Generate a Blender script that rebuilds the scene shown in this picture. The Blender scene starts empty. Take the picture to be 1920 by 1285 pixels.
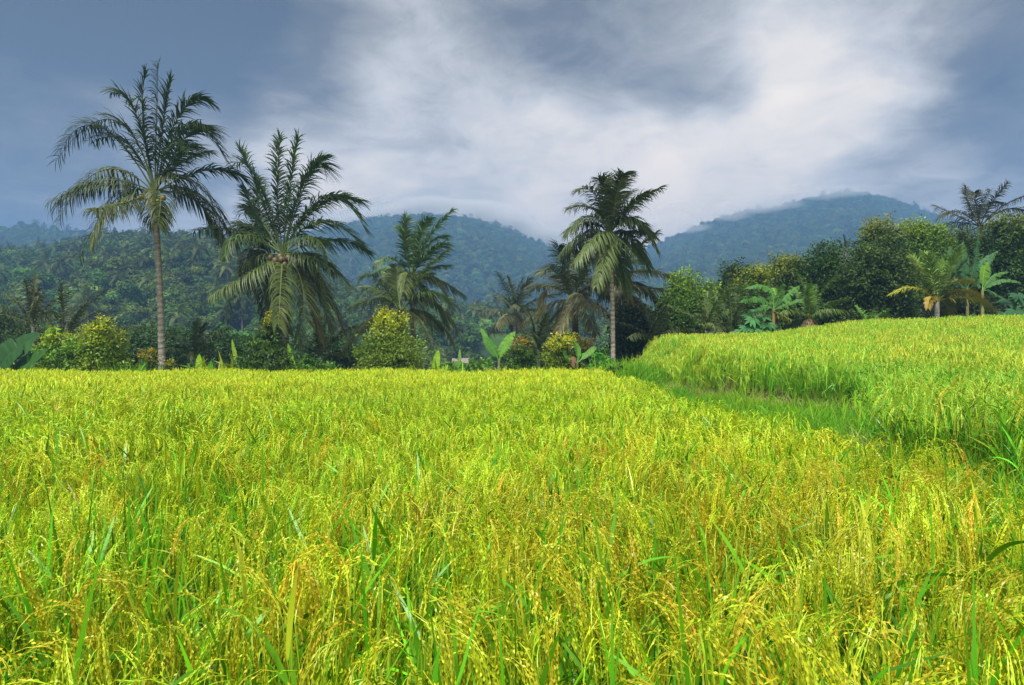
import bpy, bmesh, math
import numpy as np
from mathutils import Vector

SC = bpy.context.scene
COL = SC.collection
R = math.radians
F = 1280.0          # focal length in photo pixels (24 mm on 36 mm, 1920 px wide)
HOR = 663.0         # photo row of the horizon
EYE = 1.6

# ------------------------------------------------------------------ camera
cam_d = bpy.data.cameras.new('camera')
cam = bpy.data.objects.new('camera', cam_d)
COL.objects.link(cam)
cam.location = (0, 0, EYE)
cam.rotation_euler = (R(90), 0, 0)
cam_d.sensor_fit = 'HORIZONTAL'
cam_d.sensor_width = 36
cam_d.lens = 24
cam_d.shift_y = (HOR - 642.5) / 1920
cam_d.clip_start = 0.05
cam_d.clip_end = 20000
SC.camera = cam

# ------------------------------------------------------------------ render / exposure
SC.view_settings.view_transform = 'Standard'
SC.view_settings.look = 'None'
SC.view_settings.exposure = 0.6
SC.view_settings.gamma = 1.0
SC.render.engine = 'CYCLES'
cy = SC.cycles
cy.max_bounces = 6
cy.diffuse_bounces = 3
cy.glossy_bounces = 2
cy.transmission_bounces = 4
cy.transparent_max_bounces = 4
cy.volume_bounces = 1
cy.use_denoising = True
cy.denoising_prefilter = 'ACCURATE'
cy.volume_step_rate = 1.5
cy.volume_max_steps = 256
cy.caustics_reflective = False
cy.caustics_refractive = False

# ------------------------------------------------------------------ node helpers
class NT:
    def __init__(s, tree):
        s.t = tree
        s.n = tree.nodes
        s.l = tree.links
    def new(s, typ, **kw):
        nd = s.n.new(typ)
        for k, v in kw.items():
            setattr(nd, k, v)
        return nd
    def put(s, sock, v):
        if isinstance(v, bpy.types.NodeSocket):
            s.l.new(v, sock)
        else:
            sock.default_value = v
    def math(s, op, a, b=None, clamp=False):
        nd = s.new('ShaderNodeMath', operation=op)
        nd.use_clamp = clamp
        s.put(nd.inputs[0], a)
        if b is not None:
            s.put(nd.inputs[1], b)
        return nd.outputs[0]
    def vmath(s, op, a, b=None, scale=None):
        nd = s.new('ShaderNodeVectorMath', operation=op)
        s.put(nd.inputs[0], a)
        if b is not None:
            s.put(nd.inputs[1], b)
        if scale is not None:
            s.put(nd.inputs['Scale'], scale)
        return nd.outputs['Value'] if op in ('DOT_PRODUCT', 'LENGTH') else nd.outputs[0]
    def maprange(s, v, a, b, c=0.0, d=1.0, smooth=True):
        nd = s.new('ShaderNodeMapRange')
        nd.interpolation_type = 'SMOOTHSTEP' if smooth else 'LINEAR'
        s.put(nd.inputs[0], v)
        for i, x in enumerate((a, b, c, d)):
            s.put(nd.inputs[1 + i], x)
        return nd.outputs[0]
    def noise(s, vec, scale, detail=4, rough=0.5, dist=0.0):
        nd = s.new('ShaderNodeTexNoise')
        s.put(nd.inputs['Vector'], vec)
        nd.inputs['Scale'].default_value = scale
        nd.inputs['Detail'].default_value = detail
        nd.inputs['Roughness'].default_value = rough
        nd.inputs['Distortion'].default_value = dist
        return nd
    def ramp(s, v, stops):
        nd = s.new('ShaderNodeValToRGB')
        s.put(nd.inputs[0], v)
        e = nd.color_ramp.elements
        while len(e) < len(stops):
            e.new(0.5)
        for el, (p, c) in zip(e, stops):
            el.position = p
            el.color = (*c, 1)
        return nd.outputs[0]
    def mix(s, a, b, f, mode='MIX'):
        nd = s.new('ShaderNodeMix', data_type='RGBA', blend_type=mode)
        s.put(nd.inputs[0], f)
        s.put(nd.inputs[6], a if isinstance(a, bpy.types.NodeSocket) else (*a, 1))
        s.put(nd.inputs[7], b if isinstance(b, bpy.types.NodeSocket) else (*b, 1))
        return nd.outputs[2]

# ------------------------------------------------------------------ sky
SUN_EL, SUN_AZ = 58.0, 205.0       # azimuth clockwise from +Y: behind the camera, to its left
world = bpy.data.worlds.new('World')
SC.world = world
world.use_nodes = True
nt = NT(world.node_tree)
nt.n.clear()
SKY_STRENGTH = 1.0
def pdir(px, py):
    v = Vector(((px - 960) / F, 1.0, (HOR - py) / F))
    return tuple(v.normalized())
tc = nt.new('ShaderNodeTexCoord').outputs['Generated']
dirn = nt.vmath('NORMALIZE', tc)
sep = nt.new('ShaderNodeSeparateXYZ'); nt.put(sep.inputs[0], dirn)
zup = nt.math('MAXIMUM', sep.outputs[2], 0.0)
den = nt.math('ADD', zup, 0.22)
comb = nt.new('ShaderNodeCombineXYZ')
nt.put(comb.inputs[0], nt.math('DIVIDE', sep.outputs[0], den))
nt.put(comb.inputs[1], nt.math('DIVIDE', sep.outputs[1], den))
nt.put(comb.inputs[2], 0.37)
plane = comb.outputs[0]
wob = nt.noise(plane, 1.1, 4, 0.55)
wobv = nt.vmath('SCALE', nt.vmath('SUBTRACT', wob.outputs['Color'], (0.5, 0.5, 0.5)), scale=0.42)
dird = nt.vmath('NORMALIZE', nt.vmath('ADD', dirn, wobv))
n1 = nt.noise(plane, 1.3, 7, 0.6, 0.5).outputs['Fac']
n3 = nt.noise(plane, 6.0, 8, 0.66, 0.7).outputs['Fac']
n2 = nt.noise(plane, 3.0, 6, 0.6, 0.5).outputs['Fac']
val = nt.math('ADD', 0.50, nt.math('MULTIPLY', nt.math('SUBTRACT', n1, 0.5), 0.42))
val = nt.math('ADD', val, nt.math('MULTIPLY', nt.math('SUBTRACT', n2, 0.5), 0.52))
val = nt.math('ADD', val, nt.math('MULTIPLY', nt.math('SUBTRACT', n3, 0.5), 0.42))
# dark and bright masses of the cloud deck: direction, radius in degrees, gain
for px, py, rad, amp in (
        (40, 20, 20, -0.50), (330, -40, 14, -0.34), (-150, 250, 17, -0.10), (1190, -30, 12, -0.28), (1300, 40, 8, -0.08), (1980, 0, 14, -0.42),
        (1940, 330, 15, -0.06), (900, 30, 8, -0.05),
        (1440, 215, 13, 0.22), (1650, 90, 8, 0.18), (560, 150, 12, 0.04), (1560, 190, 7, 0.10), (130, 240, 4, 0.10), (200, 330, 9, 0.14), (-40, 340, 15, 0.22), (1880, 300, 13, 0.10), (1300, 180, 9, 0.06),
        (820, 360, 12, 0.10), (1060, 410, 10, 0.24), (480, 400, 10, 0.16), (1280, 350, 7, 0.14), (-250, 480, 16, -0.1)):
    d = nt.vmath('DOT_PRODUCT', dird, pdir(px, py))
    m = nt.maprange(d, math.cos(R(rad * 1.25)), math.cos(R(rad * 0.15)))
    val = nt.math('ADD', val, nt.math('MULTIPLY', m, amp))
cloud = nt.ramp(val, [(0.0, (0.05, 0.048, 0.038)), (0.22, (0.125, 0.125, 0.115)), (0.45, (0.32, 0.345, 0.37)),
                      (0.62, (0.51, 0.565, 0.66)), (0.80, (0.74, 0.78, 0.84)), (1.0, (0.90, 0.92, 0.95))])
# thinner, brighter cloud overhead and behind, where the sun stands
el = nt.maprange(sep.outputs[2], 0.52, 0.85, 1.0, 1.6)
bk = nt.maprange(sep.outputs[1], -0.05, -0.6, 0.0, 1.0)
up = nt.maprange(sep.outputs[2], 0.05, 0.4, 0.0, 1.0)
gain = nt.math('ADD', el, nt.math('MULTIPLY', nt.math('MULTIPLY', bk, up), 1.2))
cloud = nt.vmath('SCALE', cloud, scale=gain)
low = nt.maprange(sep.outputs[2], 0.02, 0.5, 1.0, 0.0)
cloud = nt.mix(cloud, (1.18, 1.0, 0.78), 1.0, 'MULTIPLY')
cloud = nt.mix(cloud, nt.mix(cloud, (1.62, 1.5, 1.36), 1.0, 'MULTIPLY'), low)
sky = nt.new('ShaderNodeTexSky', sky_type='NISHITA')
sky.sun_disc = False
sky.sun_elevation = R(SUN_EL)
sky.sun_rotation = R(SUN_AZ)
skyc = nt.vmath('SCALE', sky.outputs[0], scale=0.08)
bgc = nt.mix(skyc, cloud, 0.94)
bg = nt.new('ShaderNodeBackground')
nt.put(bg.inputs[0], bgc)
bg.inputs[1].default_value = SKY_STRENGTH
wo = nt.new('ShaderNodeOutputWorld')
nt.l.new(bg.outputs[0], wo.inputs[0])
world.cycles.sampling_method = 'MANUAL'
world.cycles.sample_map_resolution = 512

# ------------------------------------------------------------------ sun behind thin cloud
sun_d = bpy.data.lights.new('sun', 'SUN')
sun_d.energy = 5.0
sun_d.angle = R(9)
sun_d.color = (1.0, 0.96, 0.88)
sun = bpy.data.objects.new('sun', sun_d)
COL.objects.link(sun)
sd = Vector((math.sin(R(SUN_AZ)) * math.cos(R(SUN_EL)), math.cos(R(SUN_AZ)) * math.cos(R(SUN_EL)), math.sin(R(SUN_EL))))
sun.rotation_euler = (-sd).to_track_quat('-Z', 'Y').to_euler()

# ------------------------------------------------------------------ geometry helpers
def W(px, py, d):
    """the point d metres ahead seen at photo pixel (px, py)"""
    return np.array([(px - 960) / F * d, d, EYE + (HOR - py) / F * d])

def nrm(v):
    return v / np.maximum(np.linalg.norm(v, axis=-1, keepdims=True), 1e-9)

def sstep(a, b, x):
    t = np.clip((np.asarray(x, float) - a) / (b - a), 0, 1)
    return t * t * (3 - 2 * t)

class MB:
    """collects grids of points; build() links them as one mesh object"""
    def __init__(s):
        s.v, s.f, s.c, s.n = [], [], [], 0
    def grids(s, P, C):
        P = np.asarray(P, float)
        if P.ndim == 3:
            P = P[None]
        N, A, B, _ = P.shape
        C = np.asarray(C, float)
        while C.ndim < 4:
            C = C[:, None] if C.ndim > 1 else C[None]
        C = np.broadcast_to(C, (N, A, B, 3))
        idx = np.arange(N * A * B).reshape(N, A, B) + s.n
        q = np.stack([idx[:, :-1, :-1], idx[:, :-1, 1:], idx[:, 1:, 1:], idx[:, 1:, :-1]], -1).reshape(-1, 4)
        s.v.append(P.reshape(-1, 3)); s.c.append(C.reshape(-1, 3)); s.f.append(q)
        s.n += N * A * B
    def ribbons(s, path, width, side, C):
        """path (N,K,3), width (N,K) or (K,), side (N,3) or (N,K,3), colour (3,), (N,3) or (N,K,3)"""
        path = np.asarray(path, float)
        side = np.asarray(side, float)
        if side.ndim == 2:
            side = side[:, None, :]
        w = np.broadcast_to(np.asarray(width, float), path.shape[:2])[..., None] * 0.5
        P = np.stack([path - side * w, path + side * w], 2)
        C = np.asarray(C, float)
        if C.ndim == 3:
            C = C[:, :, None, :]
        elif C.ndim == 2:
            C = C[:, None, None, :]
        s.grids(P, C)
    def tube(s, path, rad, C, sides=8):
        path = np.asarray(path, float)
        K = len(path)
        rad = np.broadcast_to(np.asarray(rad, float), (K,))
        T = nrm(np.gradient(path, axis=0))
        ref = np.array([0.0, 1.0, 0.0]) if abs(T[0, 1]) < 0.8 else np.array([1.0, 0, 0])
        S = nrm(np.cross(T, ref)); U = np.cross(S, T)
        a = np.linspace(0, 2 * np.pi, sides + 1)
        P = path[:, None] + rad[:, None, None] * (np.cos(a)[None, :, None] * S[:, None] + np.sin(a)[None, :, None] * U[:, None])
        C = np.asarray(C, float)
        if C.ndim == 2:
            C = C[:, None, :][None]
        s.grids(P, C)
    def blob(s, c, r, C, n=8):
        th = np.linspace(0.02, np.pi - 0.02, n)[:, None]; ph = np.linspace(0, 2 * np.pi, n + 2)[None]
        P = np.stack([np.sin(th) * np.cos(ph) * r[0], np.sin(th) * np.sin(ph) * r[1], np.cos(th) * r[2] + 0 * ph], -1) + np.asarray(c)
        s.grids(P, C)
    def mesh(s, name, mat, origin=None, smooth=True):
        v = np.concatenate(s.v); f = np.concatenate(s.f); c = np.concatenate(s.c)
        if origin is not None:
            v = v - np.asarray(origin)
        me = bpy.data.meshes.new(name)
        me.vertices.add(len(v)); me.vertices.foreach_set('co', v.astype(np.float32).ravel())
        me.loops.add(f.size); me.loops.foreach_set('vertex_index', f.astype(np.int32).ravel())
        me.polygons.add(len(f)); me.polygons.foreach_set('loop_start', np.arange(0, f.size, 4, dtype=np.int32))
        if smooth:
            me.polygons.foreach_set('use_smooth', np.ones(len(f), bool))
        at = me.color_attributes.new('tint', 'FLOAT_COLOR', 'POINT')
        at.data.foreach_set('color', np.concatenate([c, np.ones((len(c), 1))], 1).astype(np.float32).ravel())
        me.update(calc_edges=True)
        me.materials.append(mat)
        return me
    def build(s, name, mat, parent=None, origin=None, smooth=True, link=True):
        o = bpy.data.objects.new(name, s.mesh(name, mat, origin, smooth))
        if link:
            COL.objects.link(o)
        if parent is not None:
            o.parent = parent
        return o

def thing(name, label, cat, loc, group=None):
    o = bpy.data.objects.new(name, None)
    COL.objects.link(o)
    o.location = [float(x) for x in loc]
    o.empty_display_size = 0.3
    o['label'] = label; o['category'] = cat
    if group:
        o['group'] = group
    return o

def bez(p0, p1, p2, n):
    t = np.linspace(0, 1, n)[:, None]
    return (1 - t) ** 2 * p0 + 2 * t * (1 - t) * p1 + t * t * p2

def grow(start, d0, length, K, grav):
    """N paths that start along d0 and bend under gravity: (N,K,3)"""
    N = len(start)
    length = np.broadcast_to(np.asarray(length, float), (N,))[:, None]
    grav = np.broadcast_to(np.asarray(grav, float), (N,))[:, None]
    P = np.zeros((N, K, 3)); P[:, 0] = start; d = nrm(np.asarray(d0, float)).copy()
    g = np.array([0, 0, -1.0])
    for k in range(1, K):
        P[:, k] = P[:, k - 1] + d * length / (K - 1)
        d = nrm(d + g * grav / (K - 1))
    return P

# ------------------------------------------------------------------ materials
def leaf_mat(name, trans=0.35, rough=0.45, spec=0.4, var=0.25, hue=0.02, patch=None, tcol=(1.0, 1.0, 0.55)):
    m = bpy.data.materials.new(name)
    m.use_nodes = True
    t = NT(m.node_tree); t.n.clear()
    a = t.new('ShaderNodeAttribute', attribute_name='tint').outputs['Color']
    oi = t.new('ShaderNodeObjectInfo').outputs['Random']
    hs = t.new('ShaderNodeHueSaturation')
    t.put(hs.inputs['Color'], a)
    t.put(hs.inputs['Hue'], t.math('ADD', 0.5 - hue, t.math('MULTIPLY', oi, 2 * hue)))
    r2 = t.math('FRACT', t.math('MULTIPLY', oi, 7.31))
    t.put(hs.inputs['Value'], t.math('ADD', 1 - var, t.math('MULTIPLY', r2, 2 * var)))
    c = hs.outputs[0]
    if patch:
        geo = t.new('ShaderNodeNewGeometry').outputs['Position']
        nz = t.noise(geo, patch[0], 3, 0.6).outputs['Fac']
        k = t.maprange(nz, 0.38, 0.66)
        c = t.mix(c, t.mix(c, patch[1], 1.0, 'MULTIPLY'), k)
    p = t.new('ShaderNodeBsdfPrincipled')
    t.put(p.inputs['Base Color'], c)
    p.inputs['Roughness'].default_value = rough
    p.inputs['Specular IOR Level'].default_value = spec
    out = t.new('ShaderNodeOutputMaterial')
    if trans > 0:
        tr = t.new('ShaderNodeBsdfTranslucent')
        t.put(tr.inputs[0], t.mix(c, tcol, 1.0, 'MULTIPLY'))
        mx = t.new('ShaderNodeMixShader')
        mx.inputs[0].default_value = trans
        t.l.new(p.outputs[0], mx.inputs[1]); t.l.new(tr.outputs[0], mx.inputs[2])
        t.l.new(mx.outputs[0], out.inputs[0])
    else:
        t.l.new(p.outputs[0], out.inputs[0])
    return m

def noise_mat(name, c0, c1, scale=4, rough=0.9, detail=6, stretch=(1, 1, 1), bump=0.3, spec=0.2, coord='Object', tint=False):
    m = bpy.data.materials.new(name)
    m.use_nodes = True
    t = NT(m.node_tree); t.n.clear()
    co = t.new('ShaderNodeTexCoord').outputs[coord]
    mp = t.new('ShaderNodeMapping'); t.put(mp.inputs[0], co); mp.inputs['Scale'].default_value = stretch
    nz = t.noise(mp.outputs[0], scale, detail, 0.6).outputs['Fac']
    c = t.ramp(nz, [(0.3, c0), (0.7, c1)])
    if tint:
        c = t.mix(c, t.new('ShaderNodeAttribute', attribute_name='tint').outputs['Color'], 1.0, 'MULTIPLY')
    p = t.new('ShaderNodeBsdfPrincipled')
    t.put(p.inputs['Base Color'], c)
    p.inputs['Roughness'].default_value = rough
    p.inputs['Specular IOR Level'].default_value = spec
    if bump:
        b = t.new('ShaderNodeBump'); b.inputs['Strength'].default_value = bump; b.inputs['Distance'].default_value = 0.05
        t.put(b.inputs['Height'], nz); t.l.new(b.outputs[0], p.inputs['Normal'])
    out = t.new('ShaderNodeOutputMaterial'); t.l.new(p.outputs[0], out.inputs[0])
    return m

M_RICE = leaf_mat('rice plant', 0.26, 0.4, 0.35, 0.16, 0.012, patch=(0.22, (1.08, 0.97, 0.9)))
M_RICE2 = leaf_mat('rice plant greener', 0.32, 0.4, 0.35, 0.16, 0.012, patch=(0.25, (0.8, 1.0, 1.0)))
M_GRASS = leaf_mat('grass blades', 0.4, 0.5, 0.3, 0.2, 0.015, patch=(0.5, (1.3, 1.05, 0.9)))
M_STRAW = leaf_mat('dry straw', 0.15, 0.7, 0.2, 0.25, 0.01)
M_FROND = leaf_mat('palm leaflets', 0.24, 0.48, 0.3, 0.12, 0.01)
M_BANANA = leaf_mat('banana leaf', 0.4, 0.55, 0.2, 0.12, 0.01)
M_BUSH = leaf_mat('shrub leaf', 0.32, 0.5, 0.3, 0.1, 0.01)
M_TREE = leaf_mat('tree leaf', 0.28, 0.6, 0.22, 0.1, 0.01)
M_WOOD = leaf_mat('forest foliage', 0.2, 0.7, 0.15, 0.45, 0.03, patch=(0.015, (1.25, 1.05, 0.8)))
M_TRUNK = noise_mat('palm bark', (0.12, 0.115, 0.105), (0.36, 0.35, 0.33), 5, 0.9, 8, (1, 1, 3.0), 0.5, tint=True)
M_BARK = noise_mat('tree bark', (0.05, 0.04, 0.03), (0.14, 0.11, 0.08), 6, 0.9, 6, (1, 1, 0.4), 0.5)
M_STEM = noise_mat('banana stem', (0.10, 0.12, 0.03), (0.22, 0.20, 0.08), 5, 0.6, 4, (1, 1, 0.3), 0.2, tint=True)
M_COCO = noise_mat('coconut husk', (0.75, 0.75, 0.75), (1.0, 1.0, 1.0), 9, 0.5, 3, bump=0.1, spec=0.4, tint=True)
M_SOIL = noise_mat('soil', (0.035, 0.045, 0.012), (0.10, 0.085, 0.04), 2.5, 0.95, 8, bump=0.6)
M_HILL = noise_mat('forest floor', (0.012, 0.03, 0.012), (0.03, 0.06, 0.02), 0.08, 0.95, 8, bump=0.0)
M_WALL = noise_mat('house wall', (0.55, 0.52, 0.47), (0.68, 0.65, 0.6), 2, 0.9, 4)
M_ROOF = noise_mat('house roof', (0.16, 0.14, 0.13), (0.26, 0.23, 0.21), 3, 0.7, 4)
M_TERR = noise_mat('far rice terrace', (0.13, 0.24, 0.05), (0.20, 0.32, 0.07), 0.5, 0.9, 4, tint=True)

# ------------------------------------------------------------------ ground
EDGE_Y = np.array([-5, 4.0, 5.5, 6.6, 7.4, 8.3, 9.8, 11.5, 12.6, 14.0, 15.4, 17.5, 21.0, 26.6, 29.0, 34.0])
EDGE_X = np.array([11, 6.4, 4.6, 4.05, 3.95, 4.3, 5.1, 6.2, 6.7, 6.6, 6.05, 5.55, 5.2, 5.4, 5.1, 5.4])
def edge_x(y):
    y = np.asarray(y, float)
    return np.interp(y, EDGE_Y, EDGE_X) + 0.10 * np.sin(y * 2.9) + 0.06 * np.sin(y * 6.1 + 1)
def field_edge(y):
    """right edge of the lower field"""
    return np.interp(y, [0, 3, 6, 12, 20, 24, 29], [3.0, 3.0, 2.9, 2.75, 3.1, 3.35, 3.05])
def terr_z(x, y):
    z = np.interp(y, [0, 10, 13, 15, 21, 31], [0.25, 0.3, 0.45, 0.66, 1.08, 1.52])
    z = z + 0.85 * sstep(8, 20, x) * sstep(15, 31, y)
    z = z - 0.16 * np.maximum(y - 33, 0) * (y < 1e9)
    return np.maximum(z, 0.0 * x - 9)
def H(x, y):
    x = np.asarray(x, float); y = np.asarray(y, float)
    fall = -0.14 * np.maximum(y - 29.5, 0) - 0.12 * np.maximum(np.abs(x + 2) - 45, 0)
    low = np.maximum(fall, -9) + 0.02 * np.sin(x * 1.7) * np.sin(y * 1.3)
    strip = 0.27 * sstep(0.0, 0.5, x - field_edge(y)) * (1 - sstep(28, 32, y))
    strip = strip + 0.35 * np.exp(-((x - 4.7) ** 2 / 1.6 + (y - 26.5) ** 2 / 8))
    z = low + strip
    w = sstep(0.0, 1.0, (x - edge_x(y)) / (0.45 + 1.3 * sstep(19, 27, y))) * sstep(2, 5, y)
    t = terr_z(x, y)
    t = np.where(y > 33, np.maximum(t, low), t)
    z = z * (1 - w) + np.maximum(t, z) * w
    return z
def hz(x, y):
    return float(H(np.array([x]), np.array([y]))[0])

def spaced(lo, hi, step, far, n):
    g = np.geomspace(1, far, n)
    a = np.arange(lo, hi + 1e-6, step)
    return np.concatenate([(lo - g)[::-1], a, hi + g])
gx = spaced(-32, 32, 0.3, 4200, 26); gy = spaced(-3, 50, 0.3, 4200, 26)
X, Y = np.meshgrid(gx, gy, indexing='ij')
mb = MB(); mb.grids(np.stack([X, Y, H(X, Y)], -1), (1, 1, 1))
g = mb.build('ground', M_SOIL); g['kind'] = 'structure'
g['label'] = 'dark moist soil under the rice and the terrace bank'

# ------------------------------------------------------------------ hills
def bumps(x, y, s, seed):
    rg = np.random.default_rng(seed)
    z = 0
    for k in range(7):
        a = rg.uniform(0, 6.28); f = s * 1.5 ** k; p = rg.uniform(0, 6.28)
        z = z + np.sin((x * np.cos(a) + y * np.sin(a)) * f + p + 1.3 * np.sin((x * np.sin(a) - y * np.cos(a)) * f * 0.7)) / 1.45 ** k
    return z / 3
class Hill:
    def __init__(s, sky, d1, d0, seed, amp, off, p=1.0):
        s.sx = np.array([q[0] for q in sky], float); s.sy = np.array([q[1] for q in sky], float)
        s.d1, s.d0, s.seed, s.amp, s.off, s.p = d1, d0, seed, amp, off, p
    def z(s, x, y):
        px = x / y * F + 960
        ridge = EYE + (HOR - np.interp(px, s.sx, s.sy)) / F * s.d0 - s.off
        t = np.clip((y - s.d1) / (s.d0 - s.d1), 0, 1)
        prof = t ** s.p * (1 - 0.25 * t) / 0.75
        back = np.clip((y - s.d0) / (0.5 * s.d0), 0, 1)
        z = -9.5 + (ridge + 9.5) * prof
        z = z + s.amp * bumps(x, y, 2.2 / (s.d0 - s.d1), s.seed) * np.sin(np.pi * np.clip(t, 0, 1)) ** 0.8
        return z - (ridge + 9.5) * back ** 1.3
    def build(s, name, label, nu=150, nd=70, u=1.35):
        U, D = np.meshgrid(np.linspace(-u, u, nu), s.d1 + (s.d0 * 1.25 - s.d1) * np.linspace(0, 1, nd), indexing='ij')
        X, Y = U * D, D
        m = MB(); m.grids(np.stack([X, Y, s.z(X, Y)], -1), (1, 1, 1))
        o = m.build(name, M_HILL); o['kind'] = 'structure'; o['label'] = label
        return o
h_left = Hill([(-600, 480), (0, 478), (100, 474), (190, 452), (300, 446), (400, 452), (480, 472), (560, 512), (650, 548), (760, 572), (900, 585), (1000, 592),
               (1230, 600), (1500, 590), (2500, 580)], 100, 380, 3, 6, 5, 0.9)
h_ridge = Hill([(-700, 430), (0, 430), (60, 424), (120, 436), (200, 442), (300, 448), (360, 452), (450, 470), (520, 500), (600, 540), (800, 600), (2500, 640)], 420, 720, 5, 10, 6)
h_mid = Hill([(-400, 520), (300, 500), (480, 470), (560, 446), (640, 424), (700, 408), (760, 400), (830, 394), (890, 398), (950, 414), (1000, 438), (1050, 460), (1100, 482),
              (1200, 520), (1400, 580), (2600, 640)], 480, 1300, 8, 22, 8, 0.85)
h_right = Hill([(700, 620), (1000, 570), (1120, 520), (1190, 480), (1240, 456), (1300, 428), (1350, 410), (1400, 397), (1440, 392), (1480, 382), (1530, 371), (1580, 363),
                (1620, 364), (1660, 374), (1710, 392), (1760, 412), (1830, 436), (1930, 470), (2100, 520), (2600, 580)], 430, 1100, 11, 18, 8, 0.9)
h_left.build('forest_hill', 'near forested hill rising on the left behind the palms')
h_ridge.build('far_ridge', 'dark blue wooded ridge above the near hill at left')
h_mid.build('mountain', 'hazy blue middle mountain with its top in cloud')
h_right.build('mountain', 'hazy blue mountain with rounded summit on the right')

# ------------------------------------------------------------------ scattered stuff (instanced on points)
def scatter(name, pts, rot, scl, idx, protos, label):
    """one stuff object: copies of the prototype meshes on points"""
    pc = bpy.data.collections.new(name + ' sources')       # not linked to the scene
    for i, (me) in enumerate(protos):
        o = bpy.data.objects.new('%s source %02d' % (name, i), me)
        pc.objects.link(o)
    me = bpy.data.meshes.new(name)
    me.vertices.add(len(pts)); me.vertices.foreach_set('co', np.asarray(pts, np.float32).ravel())
    a = me.attributes.new('rot', 'FLOAT_VECTOR', 'POINT'); a.data.foreach_set('vector', np.asarray(rot, np.float32).ravel())
    a = me.attributes.new('scl', 'FLOAT_VECTOR', 'POINT'); a.data.foreach_set('vector', np.asarray(scl, np.float32).ravel())
    a = me.attributes.new('pick', 'INT', 'POINT'); a.data.foreach_set('value', np.asarray(idx, np.int32).ravel())
    o = bpy.data.objects.new(name, me); COL.objects.link(o)
    o['kind'] = 'stuff'; o['label'] = label
    tr = bpy.data.node_groups.new(name, 'GeometryNodeTree')
    tr.interface.new_socket('Geometry', in_out='INPUT', socket_type='NodeSocketGeometry')
    tr.interface.new_socket('Geometry', in_out='OUTPUT', socket_type='NodeSocketGeometry')
    t = NT(tr)
    gi = t.new('NodeGroupInput'); go = t.new('NodeGroupOutput')
    ci = t.new('GeometryNodeCollectionInfo'); ci.inputs['Collection'].default_value = pc
    ci.inputs['Separate Children'].default_value = True; ci.inputs['Reset Children'].default_value = True
    ip = t.new('GeometryNodeInstanceOnPoints')
    def attr(nm, dt):
        n = t.new('GeometryNodeInputNamedAttribute', data_type=dt); n.inputs['Name'].default_value = nm
        return [x for x in n.outputs if x.enabled and x.name == 'Attribute'][0]
    t.l.new(gi.outputs[0], ip.inputs['Points']); t.l.new(ci.outputs[0], ip.inputs['Instance'])
    ip.inputs['Pick Instance'].default_value = True
    t.l.new(attr('pick', 'INT'), ip.inputs['Instance Index'])
    er = t.new('FunctionNodeEulerToRotation'); t.l.new(attr('rot', 'FLOAT_VECTOR'), er.inputs[0])
    t.l.new(er.outputs[0], ip.inputs['Rotation']); t.l.new(attr('scl', 'FLOAT_VECTOR'), ip.inputs['Scale'])
    t.l.new(ip.outputs[0], go.inputs[0])
    md = o.modifiers.new('scatter', 'NODES'); md.node_group = tr
    return o

def jcol(rg, base, n, v=0.18):
    k = 1 + rg.uniform(-v, v, (n, 1))
    return np.clip(np.array(base) * k * (1 + rg.uniform(-0.08, 0.08, (n, 3))), 0, 1)

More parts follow.
